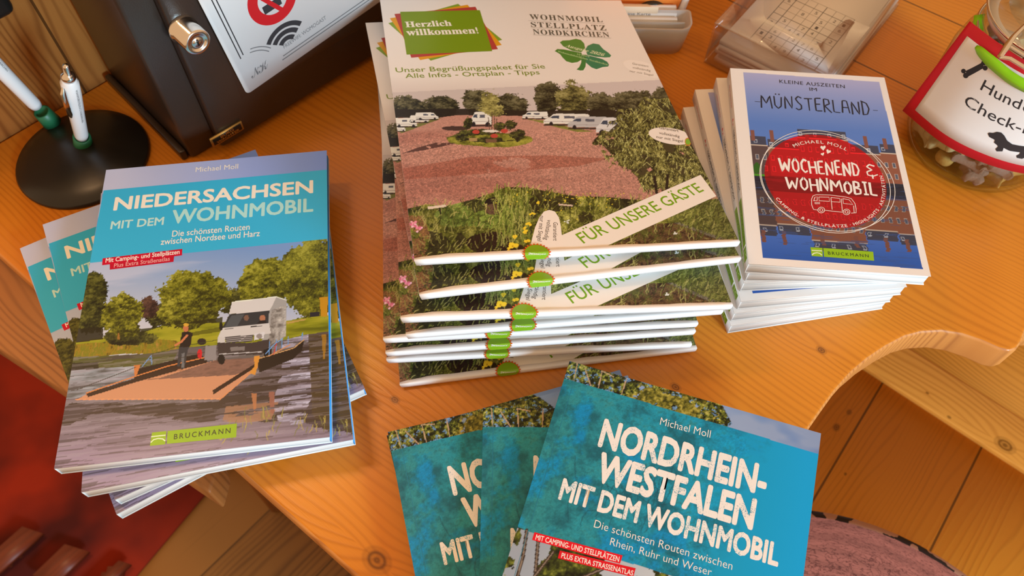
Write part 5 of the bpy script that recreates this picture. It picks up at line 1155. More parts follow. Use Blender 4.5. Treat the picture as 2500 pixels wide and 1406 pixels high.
# maker's plate
q = [face(*p, .0125) for p in ((514, 344), (583, 289), (592, 307), (522, 363))]
c = np.mean(q, 0); wv = (np.array(q[1]) - q[0] + np.array(q[2]) - q[3]) / 2; wd2 = np.linalg.norm(wv) / 2; hd2 = np.linalg.norm(np.array(q[0]) - q[3]) / 2
mb = MB(); mb.box((c[0] - wd2, -.0139, c[1] - hd2), (c[0] + wd2, -.0121, c[1] + hd2), GOLD); mb.box((c[0] - wd2 * .9, -.0141, c[1] - hd2 * .72), (c[0] + wd2 * .9, -.0138, c[1] + hd2 * .72), BLACK)
for s_, yy, hh, wf in (('BURG', .08, .55, .42), ('WÄCHTER', -.60, .48, .72)):
    V, T = text2d(s_, (c[0] - wd2 * wf, c[1] + hd2 * yy), (c[0] + wd2 * wf, c[1] + hd2 * yy), hd2 * hh, .02); mb.add(np.c_[V[:, 0], -.01425 - lift(V), V[:, 1]], T, GOLD)
o = mb.obj('name_plate', bx); o.parent = dr; o['label'] = 'small gold and black plate'
# paper sign
d = .0170
q = [face(*p, d) for p in ((603, 231), (505, 0), (899, 4))]
bl = np.array(q[0]); uy = np.array(q[1]) - bl; uy /= np.linalg.norm(uy); ux_ = np.array(q[2]) - bl; ux_ /= np.linalg.norm(ux_); ang_s = (math.atan2(ux_[1], ux_[0]) + math.atan2(uy[1], uy[0]) - PI / 2) / 2
ux_ = np.array([math.cos(ang_s), math.sin(ang_s)]); uy = np.array([-ux_[1], ux_[0]])
SGW, SGH = .21, .225
def sg(V2, up_):
    V2 = np.asarray(V2, float); P = bl + V2[:, :1] * ux_ + V2[:, 1:2] * uy; return np.c_[P[:, 0], -d - up_ - lift(V2), P[:, 1]]
def spx(*pts): return [tuple(((np.array(face(u, v, d)) - bl) @ np.array([ux_, uy]).T)) for u, v in pts]
mb = MB()
def rr(x0, y0, x1, y1, r, n=5):
    o = []
    for cx, cy, a0 in ((x1 - r, y0 + r, -90), (x1 - r, y1 - r, 0), (x0 + r, y1 - r, 90), (x0 + r, y0 + r, 180)):
        o += [(cx + r * math.cos(R_(a0 + 90 * k / n)), cy + r * math.sin(R_(a0 + 90 * k / n))) for k in range(n + 1)]
    return o
P4 = rr(0, 0, SGW, SGH, .004); n4 = len(P4); Vv = np.r_[sg(P4, -.0004), sg(P4, 0.0)]
mb.add(Vv, [list(range(n4))[::-1], list(range(n4, 2 * n4))] + [(i, (i + 1) % n4, n4 + (i + 1) % n4, n4 + i) for i in range(n4)], PAPER)
def sline(pts, w, mat, lay=1): V, F = ribbon(pts, w); mb.add(sg(V, .00002 * lay), F, mat)
def sarc(c, r, a0, a1, w, mat, lay=1, n=26, ry=None):
    th = np.linspace(R_(a0), R_(a1), n); P = np.c_[c[0] + r * np.cos(th), c[1] + (ry or r) * np.sin(th)]; t = np.gradient(P, axis=0); t /= np.linalg.norm(t, axis=1)[:, None]; nn = np.c_[-t[:, 1], t[:, 0]]
    mb.add(sg(np.r_[P + nn * w / 2, P - nn * w / 2], .00002 * lay), np.array([(i, n + i, n + i + 1, i + 1) for i in range(n - 1)]), mat)
# double border line with a cut corner for the initials
cx_, cy_ = .0235, .0205
for off, gap in ((.0085, 0), (.0115, 0)):
    sline([(off, .0330 + (off - .0085) * .6), (off, SGH)], .0009, INKBLACK); sline([(.0385 + (off - .0085) * .6, off), (SGW, off)], .0009, INKGREY)
sarc((.012, .010), .0265, 35, 76, .0008, INKGREY); sarc((.012, .010), .0235, 35, 78, .0008, INKGREY)
V, T = text2d('𝓝𝓚', (.0095, .0105), (.0265, .0105), .0085); mb.add(sg(V, .00003), T, INKGREY)
# no smoking sign
cc1, ce, cb = spx((665, -2), (618, -2), (658, 53)); c0 = np.array(cc1); r0 = float(np.hypot(*(np.array(cb) - c0))) * .93
sarc(c0, r0, 0, 360, .0085, INKRED, 2, 60); sline([tuple(c0 + np.array((-.6, .62)) * r0), tuple(c0 + np.array((.28, -.85)) * r0)], .0035, INKRED, 3)
sline([tuple(c0 + np.array((-.6, -.28)) * r0), tuple(c0 + np.array((.35, -.28)) * r0)], .007, INKBLACK); sline([tuple(c0 + np.array((.42, -.28)) * r0), tuple(c0 + np.array((.5, .15)) * r0), tuple(c0 + np.array((.4, .5)) * r0)], .003, INKBLACK)
# radio waves and the line of lettering
wq = spx((660, 104), (731, 54), (717, 90)); pA, pB = np.array(wq[0]), np.array(wq[1]); wc = np.array(spx((706, 112))[0]); R0 = (np.hypot(*(pA - wc)) + np.hypot(*(pB - wc))) / 2
aA, aB = math.degrees(math.atan2(*(pA - wc)[::-1])), math.degrees(math.atan2(*(pB - wc)[::-1]))
am = (aA + aB) / 2
for f_ in (1.0, .70, .40): sarc(wc, R0 * f_, am - 52, am + 52, .0042, INKBLACK, 1, 30)
la, lb = spx((694, 119), (797, 46)); V, T = text2d('FREEWIFI: WOMOGAST', la, lb, .0035, .0); mb.add(sg(V, .00003), T, INKGREY)
so = mb.obj('paper_sign'); so.matrix_world = lm; tag(so, 'white paper sign with no-smoking and radio wave symbols on the black letter box', 'sign')

# ================================================================== pen stand and pens
pc = np.array(xy(206, 388)); 
ps = empty('pen_stand', Matrix.Translation((pc[0], pc[1], TZ)), 'round black domed pen stand beside the letter box, holding two white pens', 'pen stand')
mb = MB(); mb.lathe([(0, 0), (.0525, 0), (.0530, .002), (.0515, .004), (.040, .0085), (.026, .0125), (.012, .0150), (0, .0155)], BLACK, 64); mb.obj('base', ps, smooth=True)
def pen(px0, h0, pxt, Lp, near=False):
    P0 = at(px0[0], px0[1], h0); best = None
    for dep in np.linspace(.3, .9, 1200):
        Q = CP + ray(*pxt) * dep; e = abs(np.linalg.norm(Q - P0) - Lp)
        if near and best is not None and best[0] < .0015: break
        if Q[2] > P0[2] and (best is None or e < best[0]): best = (e, Q)
    ax = (best[1] - P0); ax /= np.linalg.norm(ax); return P0, Vector(ax)
def pen_obj(P0, ax, label, Lp, writing):
    q = ax.to_track_quat('Z', 'Y').to_matrix().to_4x4(); q.translation = Vector(P0)
    # turn so that local -Y faces the viewer
    toc = Vector(CP) - Vector(P0); toc -= ax * toc.dot(ax); toc.normalize(); xx = ax.cross(toc)*-1
    m = Matrix.Identity(4); yv = -toc; xv = yv.cross(ax)
    for i in range(3): m[i][0], m[i][1], m[i][2], m[i][3] = xv[i], yv[i], ax[i], P0[i]
    o = empty('pen', m, label, 'pen', 'pens in the pen stand')
    b0 = .010; L0 = Lp
    mb = MB(); mb.lathe([(0, b0), (.0046, b0), (.0052, b0 + .004), (.0056, L0 * .40), (.0064, L0 * .65), (.0062, L0 * .80), (.0052, L0 - .020), (.0045, L0 - .0165), (0, L0 - .0165)], WHITEP, 32); br = mb.obj('barrel', o, smooth=True)
    mb = MB(); mb.lathe([(0, L0 - .0168), (.0047, L0 - .0168), (.0050, L0 - .0145), (.0046, L0 - .0125), (.0030, L0 - .0105), (.0024, L0 - .010), (.0024, L0 - .002), (.0016, L0 - .0003), (0, L0)], CHROME, 28); mb.obj('push_button', o, smooth=True)
    # clip on the left side seen from the viewer
    if True:
        mb = MB(); s_ = -.0052
        pts = [(s_ * .9, -.0036, L0 - .022), (s_ * 1.05, -.0058, L0 - .026), (s_ * 1.0, -.0068, L0 - .040), (s_ * .85, -.0066, L0 - .052), (s_ * .75, -.0060, L0 - .058)]
        mb.tube(pts, [.0012, .0022, .0023, .0020, .0008], CHROME, 12); mb.obj('clip', o, smooth=True)
    mb = MB(); V, T = text2d(writing, (0, 0), (.045, 0), .0016, .005)
    th = .42 + V[:, 1] / .0060; zz_ = L0 - .024 - V[:, 0]; rad = lift(V) + np.interp(zz_, [b0, b0 + .004, L0 * .4, L0 * .65, L0 * .8, L0 - .02], [.0046, .0052, .0056, .0064, .0062, .0052]) + .00006
    mb.add(np.c_[rad * np.sin(th), -rad * np.cos(th), zz_], T, INKGREY); t_ = mb.obj('imprint', o)
    t_.parent = br
    return m
def socket(P0, ax, par, deep=.004):
    q = ax.to_track_quat('Z', 'Y').to_matrix().to_4x4(); q.translation = Vector(P0) - ax * deep
    mb = MB(); mb.lathe([(0, 0), (.0078, 0), (.0072, .006), (.0066, .0145), (.0052, .0150), (.0050, .0130), (0, .0130)], GREENP, 32, xf(ps.matrix_world.inverted() @ q)); o = mb.obj('green_socket', ps, smooth=True); o['label'] = 'dark green pen socket'
pa, aa = pen((203, 350), .014, (160, 158), .108); socket(pa, aa, ps)
pen_obj(Vector(pa), aa, 'white pen standing in the middle of the black stand, chrome button up', .108, 'WOHNMOBILSTELLPLATZ NORDKIRCHEN')
pa2, aa2 = pen((106, 277), .021, (-40, 128), .075, True)
# the second stand only shows its edge behind the first: its socket sits on the rim of the dome
socket(pa2, aa2, ps, .012); pen_obj(Vector(pa2), aa2, 'white pen leaning out of view to the left, in the rear green socket', .125, 'WOHNMOBILSTELLPLATZ NORDKIRCHEN')

# black padded corner of something hanging on the wall, top left
hb = on_plane(0, 20, np.array([*w0, TZ]) + np.array([wn[0], wn[1], 0]) * -.03, np.array([wn[0], wn[1], 0]))
mb = MB(); mb.box((-.09, -.0295, 0), (.0, -.001, .16), BLACK); o = mb.obj('wall_case', bevel=.006, seg=3)
m2 = wm.copy(); q1 = on_plane(42, 22, np.array([*w0, 0]) - np.array([wn[0], wn[1], 0]) * .03, np.array([wn[0], wn[1], 0])); q2 = q1
m2[0][3], m2[1][3], m2[2][3] = q1[0] + wn[0] * .03, q1[1] + wn[1] * .03, q1[2] - .004; o.matrix_world = m2
tag(o, 'black case hanging on the wooden wall, only its lower corner in view', 'case')

# ================================================================== acrylic holder with puzzle sheets
SZ = .026                                         # height of the uppermost sheet
g0, g1, g2 = (np.array(xy(*p, SZ)) for p in ((1830, 95), (1989, 171), (2094, 15)))
gx = g1 - g0; gw = np.linalg.norm(gx); gx /= gw; gy = np.array([-gx[1], gx[0]])
hm = Matrix.Identity(4); hm[0][0], hm[1][0], hm[0][1], hm[1][1], hm[0][3], hm[1][3], hm[2][3] = gx[0], gx[1], gy[0], gy[1], g0[0], g0[1], TZ
def hl(u, v, h): q = np.array(xy(u, v, h)) - g0; return float(q @ gx), float(q @ gy)
cell = gw / 8.0 if False else gw / 7.0
sl = hl(1765, 128, SZ)[0]; sr = hl(2118, 80, SZ)[0]; slx, srx = -.020, hl(2110, 70, SZ)[0] + .004
sy0, sy1 = -.017, .155
hd = empty('sheet_holder', hm, 'clear acrylic holder with a scooped cover, behind the right book stack', 'holder')
hx0, hx1, hy0, hy1 = slx - .007, srx + .003, sy0 - .006, sy1 + .006
mb = MB(); mb.box((hx0, hy0, 0), (hx1, hy1, .002), ACRYL); mb.obj('base', hd)
mb = MB(); mb.box((hx0, hy0, .002), (hx0 + .002, hy1, .044), ACRYL); mb.obj('side_wall', hd); mb = MB(); mb.box((hx1 - .002, hy0, .002), (hx1, hy1, .044), ACRYL); mb.obj('side_wall', hd)
mb = MB(); mb.box((hx0 + .002, hy0, .002), (hx1 - .002, hy0 + .002, .044), ACRYL); mb.obj('front_wall', hd)
# cover plate with the round-cornered scoop
CZ = .044
def cp(*pts): return [hl(u, v, CZ) for u, v in pts]
sc_ = cp((1868, -60), (1865, 0), (1863, 38), (1868, 50), (1890, 62), (1950, 92), (1990, 108), (2003, 110), (2014, 100), (2040, 70), (2062, 54), (2075, 51), (2110, 66))
mb = MB(); pl_ = [(hx0, hy0), (hx1, hy0), (hx1, sc_[-1][1])] + sc_[::-1] + [(sc_[0][0], hy1), (hx0, hy1)]
mb.prism(pl_, CZ, CZ + .0022, ACRYL); o = mb.obj('cover_plate', hd); bm = bmesh.new(); bm.from_mesh(o.data); bmesh.ops.recalc_face_normals(bm, faces=bm.faces); bm.to_mesh(o.data); bm.free()
NSH = 5
for k in range(NSH):
    zt = SZ - k * .0048; ro = [0, .003, -.004, .004, -.003][k]; off = [(0, 0), (.0012, -.0016), (-.001, -.001), (.002, .001), (0, -.001)][k]
    mb = MB(); c, s_ = math.cos(ro), math.sin(ro); ctr = np.array([(slx + srx) / 2, (sy0 + sy1) / 2])
    Tq = lambda V: np.c_[(np.asarray(V, float)[:, :2] - ctr) @ np.array([[c, s_], [-s_, c]]) + ctr + np.array(off), np.asarray(V, float)[:, 2]]
    mb.box((slx, sy0, zt - .0045), (srx, sy1, zt), PAPER, T=Tq)
    if k == 0:
        def gl(p, q, w, lay):
            V, F = ribbon([p, q], w); mb.add(np.c_[V, np.full(len(V), zt + LAY * lay)], F, INKGREY)
        for a in range(10):
            w_ = .0006 if a % 3 == (1 if False else 0) else .00028
            if a <= 8:
                pass
        NC, NR = 9, 9; cw = .0665 / 7 * 7 / 7
        cw = gw / 7.0; ch = cw
        for a in range(8):
            gl((a * cw, 0), (a * cw, 9 * ch), .00065 if a in (0, 1, 4, 7) else .0003, 2)
        for a in range(10): gl((0, a * ch), (7 * cw, a * ch), .00065 if a in (0, 2, 5, 8) else .0003, 3)
        digs = [(0, 3, '7'), (1, 4, '5'), (2, 3, '4'), (1, 1, '3'), (2, 0, '4'), (0, 1, '1'), (1, 2, '6'), (3, 4, '7'), (4, 4, '4'), (3, 3, '6'), (3, 2, '2'), (4, 2, '7'), (5, 3, '3'), (5, 2, '6'), (3, 0, '9'), (4, 1, '4'), (5, 0, '2'), (6, 1, '5'), (6, 4, '2'), (4, 6, '5'), (5, 7, '2'), (6, 6, '6'), (4, 5, '1'), (6, 7, '1'), (2, 6, '8'), (0, 7, '6'), (3, 7, '5')]
        for gxi, gyi, dch in digs:
            V, T = text2d(dch, ((gxi + .36) * cw, (gyi + .28) * ch), ((gxi + .64) * cw, (gyi + .28) * ch), ch * .45, .004); mb.add(np.c_[V[:, :2], zt + LAY * 4 + lift(V)], T, INKGREY)
    o = mb.obj('puzzle_sheets' if k == 0 else 'paper_pack'); o.matrix_world = hm
    lab = ['printed number puzzle sheet with a square grid, uppermost in the acrylic holder', 'plain white paper pack just under the puzzle sheet in the acrylic holder', 'plain white paper pack, third layer in the acrylic holder', 'plain white paper pack, fourth layer in the acrylic holder', 'plain white paper pack at the bottom of the acrylic holder'][k]
    tag(o, lab, 'paper', 'sheets in the acrylic holder')

# ================================================================== cloudy plastic card box and the toy van behind it
tz = .034
fr_ = np.array(xy(1692, 128, 0)); 
kx0, ky0 = xy(1540, 118, .03); kx1, ky1 = xy(1690, 128, .006)
cbx = empty('card_box', Matrix.Translation((0, 0, TZ)) , 'small cloudy clear plastic card box just right of the welcome packets', 'box')
def rrect(x0, y0, x1, y1, r0, r1, n=6):
    """rounded rectangle, r0 at the near corners, r1 at the far ones"""
    o = []
    for cx, cy, a0, r in ((x1, y0, -90, r0), (x1, y1, 0, r1), (x0, y1, 90, r1), (x0, y0, 180, r0)):
        sx = -1 if cx == x1 else 1; sy = 1 if cy == y0 else -1
        o += [(cx + sx * r + r * math.cos(R_(a0 + 90 * k / n)), cy + sy * r + r * math.sin(R_(a0 + 90 * k / n))) for k in range(n + 1)]
    return o
rightx = xy(1697, 60, .03)[0] - .002; neary = xy(1640, 134, .002)[1]; fary = xy(1640, 26, .03)[1] + .002
out = rrect(rightx - .088, neary, rightx, fary, .012, .004); inn = rrect(rightx - .086, neary + .002, rightx - .002, fary - .002, .010, .003); nn_ = len(out)
bh = .030
def ring(zs):
    V = [];
    return V
mb = MB(); base = rrect(rightx - .086, neary + .003, rightx - .003, fary - .002, .014, .006)
V = np.r_[np.c_[base, np.zeros(nn_)], np.c_[out, np.full(nn_, bh)], np.c_[inn, np.full(nn_, bh)], np.c_[np.array(base) * .97 + np.mean(base, 0) * .03, np.full(nn_, .003)]]
F = [(r * nn_ + i, r * nn_ + (i + 1) % nn_, (r + 1) * nn_ + (i + 1) % nn_, (r + 1) * nn_ + i) for r in range(3) for i in range(nn_)]
mb.add(V, F + [list(range(nn_))[::-1], list(range(3 * nn_, 4 * nn_))], CLOUDY); mb.obj('tray', cbx, smooth=False)
mb = MB(); mb.box((rightx - .084, neary + .012, .012), (rightx - .006, neary + .0135, .028), CLOUDY); mb.obj('divider', cbx)
for k in range(3):
    mb = MB(); y_ = neary + .018 + k * .007; mb.prism([(rightx - .082, y_), (rightx - .012, y_), (rightx - .012, y_ + .0045), (rightx - .082, y_ + .0045)], .0035, .026 + .001 * k, PAPER); o = mb.obj('small_card_pack'); o.location = (0, 0, TZ)
    tag(o, ['front pack of small white cards standing in the cloudy plastic box', 'middle pack of small white cards in the cloudy plastic box', 'rear pack of small white cards in the cloudy plastic box'][k], 'cards', 'card packs in the cloudy box')
mb = MB(); q = hl
lx1 = xy(1608, 40, bh)[0]; mb.box((rightx - .087, fary - .0028, bh - .010), (lx1, fary - .0021, bh + .004), plain('cream_label', rgb(236, 214, 186), .6))
V, T = text2d('Bitte nur eine Karte', (rightx - .080, bh - .005), (lx1 - .006, bh - .005), .0028); mb.add(np.c_[V[:, 0], fary - .0029 - lift(V), V[:, 1]], T, INKGREY); mb.obj('label', cbx)
# toy van
vx, vy = xy(1578, 20, .0); vy = fary + .006
tv = empty('toy_van', Matrix.Translation((vx, vy, TZ)), 'orange and white toy camper van behind the cloudy plastic box', 'toy')
body = [(-.075, .012), (.021, .012), (.0235, .016), (.030, .045), (.030, .075), (.018, .088), (-.06, .088), (-.078, .07), (-.08, .03)]
fx = lambda y0, y1: (lambda V: np.c_[V[:, 0], np.where(V[:, 2] < .5, y0, y1), V[:, 1]])
mb = MB(); mb.prism([(x, z) for x, z in body], 0, 1, ORANGE, T=fx(.006, .052)); o = mb.obj('body', tv, bevel=.0025); weld(o)
bm = bmesh.new(); bm.from_mesh(o.data); bmesh.ops.recalc_face_normals(bm, faces=bm.faces); bm.to_mesh(o.data); bm.free()
mb = MB(); mb.prism([(.0215, .008), (.0285, .008), (.0345, .050), (.031, .050), (.024, .016)], 0, 1, WHITEP, T=fx(.004, .054)); o = mb.obj('bumper', tv)
mb = MB(); mb.prism([(-.085, .008), (-.018, .008), (-.018, .024), (-.085, .024)], 0, 1, WHITEP, T=fx(.004, .0055)); mb.obj('side_panel', tv)
for wx_, wy_ in ((0, .002), (-.055, .002), (0, .056), (-.055, .056)):
    mb = MB(); Tw = lambda V: np.c_[wx_ + V[:, 0], wy_ + (V[:, 2] - .004) * (-1 if wy_ < .03 else 1), .0145 + V[:, 1]]
    mb.lathe([(.0085, -.004), (.0142, -.004), (.0150, -.002), (.0150, .003), (.0138, .0045), (.0092, .0045)], BLACK, 36, Tw); w_ = mb.obj('wheel', tv, smooth=True)
    mb = MB(); mb.lathe([(0, .0025), (.003, .0025), (.0045, .0045), (.0085, .0042), (.0092, .0040), (.0092, -.004), (0, -.004)], WHITEP, 30, Tw); h_ = mb.obj('hub', tv, smooth=True); h_.parent = w_

# ================================================================== biscuit jar
JX, JY, JR = .386, .471, .056
jm = Matrix.Translation((JX, JY, TZ))
jr = empty('biscuit_jar', jm, 'clip-top glass jar of dog biscuits with a red-edged sign tied to it', 'jar')
mb = MB(); mb.lathe([(0, .0), (.046, .0), (.0535, .003), (.0565, .010), (.0570, .030), (.0570, .088), (.0545, .100), (.0470, .1095), (.0455, .113), (.0465, .118), (.0490, .120), (.0490, .1245), (.0460, .1255),
                         (.0430, .1255), (.0430, .112), (.0520, .098), (.0543, .088), (.0543, .012), (.046, .0055), (0, .0055)], GLASS, 72); mb.obj('glass_body', jr, smooth=True)
mb = MB(); mb.lathe([(.0420, .1258), (.0485, .1258), (.0485, .1290), (.0420, .1290)], plain('rubber_seal', rgb(226, 206, 196), .6), 60); mb.obj('rubber_ring', jr, smooth=True)
mb = MB(); mb.lathe([(0, .1293), (.0490, .1293), (.0497, .1320), (.0490, .1350), (.044, .1365), (.041, .1400), (.036, .1425), (0, .1430), (0, .1400), (.034, .1395), (.038, .1360), (0, .1330)], GLASS, 64); mb.obj('glass_lid', jr, smooth=True)
mb = MB(); th = np.linspace(0, 2 * PI, 61); mb.tube([(.0500 * math.cos(t), .0500 * math.sin(t), .1155) for t in th], .0012, CHROME, 8); mb.tube([(.0515 * math.cos(t), .0515 * math.sin(t), .1335) for t in th], .0010, CHROME, 8); 
def jl(u, v, h): q = at(u, v, TZ * 0 + h); return (q[0] - JX, q[1] - JY, h)
lv = [jl(2520, 46, .150), jl(2498, 66, .149), jl(2474, 90, .147), jl(2455, 118, .144), jl(2441, 139, .141)]
mb.tube(lv, [.0012, .0014, .0018, .0022, .0018], CHROME, 10)
mb.tube([jl(2441, 139, .141), jl(2466, 143, .141), jl(2520, 176, .141), jl(2560, 190, .140)], .0014, CHROME, 8); mb.tube([jl(2463, 112, .143), jl(2505, 138, .142), jl(2550, 156, .141)], .0011, CHROME, 8)
mb.obj('wire_clip', jr, smooth=True)

# biscuits
def biscuit_mesh(kind, mat, seed):
    r = random.Random(seed); mb = MB()
    if kind == 'bone':
        pts = []
        for k in range(40):
            t = 2 * PI * k / 40; x = .0135 * math.cos(t); y = .0042 + .0048 * (abs(math.cos(t)) ** 3); y *= math.copysign(1, math.sin(t)) * min(1, abs(math.sin(t)) * 2.6) ** .6
            x *= 1.0 + .10 * math.sin(2 * abs(t)) ** 2; x -= math.copysign(.0022 * max(0, 1 - abs(y) / .004), math.cos(t)) * (abs(math.cos(t)) > .8); pts.append((x, y))
    elif kind == 'star': pts = [((.0115 if k % 8 < 4 else .0080) * math.cos(2 * PI * k / 40) * (1 + .0 * k), (.0115 if k % 8 < 4 else .0080) * math.sin(2 * PI * k / 40)) for k in range(40)]
    elif kind == 'flower': pts = [((.0100 + .0026 * math.cos(5 * 2 * PI * k / 40)) * math.cos(2 * PI * k / 40), (.0100 + .0026 * math.cos(5 * 2 * PI * k / 40)) * math.sin(2 * PI * k / 40)) for k in range(40)]
    else: pts = [(.0075 * math.cos(2 * PI * k / 40), .0062 * math.sin(2 * PI * k / 40)) for k in range(40)]
    P = np.array(pts); n = len(P); rows = []
    for s_, z_ in ((.0, -.0042), (.82, -.0042), (.97, -.0028), (1.0, 0), (.97, .0028), (.82, .0042), (.0, .0042)): rows.append(np.c_[P * s_, np.full(n, z_)])
    V = np.concatenate(rows); F = np.array([(i * n + k, i * n + (k + 1) % n, (i + 1) * n + (k + 1) % n, (i + 1) * n + k) for i in range(6) for k in range(n)])
    V[:, 2] += np.array([math.sin(v[0] * 700 + seed) * math.cos(v[1] * 600) * .0003 for v in V]); mb.add(V, F, mat); return mb.mesh('dog_biscuit', True)
BC = [plain('cream_biscuit', rgb(222, 200, 148), .8, bump=.4, bscale=500, var=.25, vscale=120), plain('tan_biscuit', rgb(206, 160, 84), .8, bump=.4, bscale=500, var=.25, vscale=120),
      plain('grey_brown_biscuit', rgb(160, 122, 104), .8, bump=.4, bscale=500, var=.25, vscale=120), plain('white_biscuit', rgb(232, 222, 196), .8, bump=.3, bscale=500, var=.15, vscale=120)]
BM = {(k, c): biscuit_mesh(k, BC[c], 3 + c) for k, c in (('bone', 0), ('bone', 2), ('bone', 1), ('flower', 2), ('flower', 0), ('drop', 3), ('drop', 1), ('drop', 0), ('star', 0), ('star', 2))}
keys = list(BM); r = random.Random(11)
words = {0: 'cream', 1: 'tan', 2: 'grey-brown', 3: 'whitish'}; kinds = {'bone': 'bone-shaped', 'flower': 'flower-shaped', 'drop': 'small round', 'star': 'star-shaped'}
nb = 0
for layer in range(8):
    z_ = .0115 + layer * .0098
    for ring_, cnt in ((.0415, 10), (.021, 5)):
        for k in range(cnt):
            a = 2 * PI * (k + .5 * (layer % 2) + r.uniform(-.12, .12)) / cnt
            ps_ = (JX + ring_ * math.cos(a), JY + ring_ * math.sin(a), TZ + z_)
            if ring_ < .03 and 1 < layer < 7: continue
            kd = r.choices(keys, [{0: 3, 3: 2.4, 1: 1.5, 2: 1.3}[q[1]] for q in keys])[0]; nb += 1
            o = bpy.data.objects.new('dog_biscuit', BM[kd]); COL.objects.link(o)
            tilt = (r.uniform(-.25, .25), r.uniform(-.25, .25))
            o.matrix_world = Matrix.Translation(ps_) @ Matrix.Rotation(a + PI / 2 + r.uniform(-.3, .3), 4, 'Z') @ Matrix.Rotation(tilt[0], 4, 'X') @ Matrix.Rotation(tilt[1], 4, 'Y')
            tag(o, f'{words[kd[1]]} {kinds[kd[0]]} dog biscuit inside the glass jar', 'biscuit', 'dog biscuits in the glass jar')

# the sign hung on the jar: a bent card, straight up and down, curved from side to side
bot = [((2203, 270), .046), ((2300, 349), .045), ((2400, 397), .043), ((2500, 424), .041), ((2610, 432), .042), ((2720, 410), .046)]
tpp = [((2367, 52), .133), ((2434, 103), .134), ((2510, 152), .135), ((2590, 186), .136), ((2672, 200), .135), ((2760, 190), .132)]
Bq = np.array([at(*p, h) for p, h in bot]); Tq_ = np.array([at(*p, h) for p, h in tpp])
cumB = np.r_[0, np.cumsum(np.linalg.norm(np.diff(Bq, axis=0), axis=1))]; CWd = cumB[-1]; ss = cumB / CWd; CHt = np.linalg.norm(Tq_[0] - Bq[0])
def smooth_interp(s, Q):
    """Catmull-Rom through the columns"""
    s = np.clip(np.asarray(s, float), 0, 1); i = np.clip(np.searchsorted(ss, s, side='right') - 1, 0, len(ss) - 2); t = ((s - ss[i]) / (ss[i + 1] - ss[i]))[:, None]
    p1, p2 = Q[i], Q[i + 1]; p0 = np.where((i > 0)[:, None], Q[np.maximum(i - 1, 0)], 2 * p1 - p2); p3 = np.where((i < len(ss) - 2)[:, None], Q[np.minimum(i + 2, len(ss) - 1)], 2 * p2 - p1)
    return .5 * (2 * p1 + (p2 - p0) * t + (2 * p0 - 5 * p1 + 4 * p2 - p3) * t ** 2 + (3 * p1 - p0 - 3 * p2 + p3) * t ** 3)
def card(s, t, up_=0.0):
    s = np.asarray(s, float); t = np.asarray(t, float)[:, None]; P = smooth_interp(s, Bq) * (1 - t) + smooth_interp(s, Tq_) * t
    e = 1e-3; ds = smooth_interp(np.clip(s + e, 0, 1), Bq) - smooth_interp(np.clip(s - e, 0, 1), Bq); dt = smooth_interp(s, Tq_) - smooth_interp(s, Bq)
    n = np.cross(ds, dt); n /= np.linalg.norm(n, axis=1)[:, None]; return P + n * (up_[:, None] if hasattr(up_, '__len__') else up_)
def card_st(u, v):
    x = np.array([.3, .5])
    for _ in range(40):
        f0 = project(card([x[0]], [x[1]]))[0]; J = np.stack([(project(card([x[0] + 1e-4], [x[1]]))[0] - f0) / 1e-4, (project(card([x[0]], [x[1] + 1e-4]))[0] - f0) / 1e-4], 1)
        x = np.clip(x + np.clip(np.linalg.solve(J, np.array([u, v]) - f0), -.2, .2), -.05, 1.05)
    return x
cm = empty('hanging_sign', Matrix.Identity(4), 'curved white sign with red border saying Hunde Check-In, tied to the glass jar', 'sign')
ns, nt_ = 48, 8
def sheet(s0, s1, t0, t1, u0, mat, thick=.0005):
    S, Tt = np.meshgrid(np.linspace(s0, s1, ns), np.linspace(t0, t1, nt_)); S, Tt = S.ravel(), Tt.ravel(); V = np.r_[card(S, Tt, u0), card(S, Tt, u0 - thick)]; F = []
    n0 = ns * nt_
    for j in range(nt_ - 1):
        for i in range(ns - 1):
            a = j * ns + i; F.append((a, a + 1, a + ns + 1, a + ns)); F.append((n0 + a, n0 + a + ns, n0 + a + ns + 1, n0 + a + 1))
    for i in range(ns - 1):
        F.append((i, n0 + i, n0 + i + 1, i + 1)); a = (nt_ - 1) * ns + i; F.append((a, a + 1, n0 + a + 1, n0 + a))
    for j in range(nt_ - 1):
        a = j * ns; F.append((a, a + ns, n0 + a + ns, n0 + a)); a = j * ns + ns - 1; F.append((a, n0 + a, n0 + a + ns, a + ns))
    return V, np.array(F)
mb = MB(); V, F = sheet(0, 1, 0, 1, 0.0, RED); mb.add(V, F, RED); mb.obj('red_card', cm)
i0 = card_st(2235, 268); i1 = card_st(2368, 92)
mb = MB(); V, F = sheet(i0[0], .94, i0[1], i1[1], .0006, PAPER, .0003); mb.add(V, F, PAPER)
def on_card(V2, F, mat, lay):
    V2 = np.asarray(V2, float); mb.add(card(V2[:, 0], V2[:, 1], .0006 + LAY * 3 * lay + lift(V2)), F, mat)
asp = CWd / CHt
def ctext(s_, p0, p1, ptop, bold):
    a, b, c = (card_st(*p) for p in (p0, p1, ptop)); K = np.array([asp, 1.0]); a, b, c = a * K, b * K, c * K
    d_ = (b - a) / np.linalg.norm(b - a); n_ = np.array([-d_[1], d_[0]]); V, T = text2d(s_, a, b, float((c - a) @ n_), bold); V[:, :2] /= K; on_card(V, T, INKBLACK, 1)
ctext('Hund', (2393, 217), (2488, 266), (2413, 198), .004); 
aH, bH = card_st(2393, 217), card_st(2488, 266)
ctext('e', (2494, 269), (2515, 278), (2508, 245), .004)
ctext('Check-In', (2352, 253), (2527, 332), (2362, 228), .004)
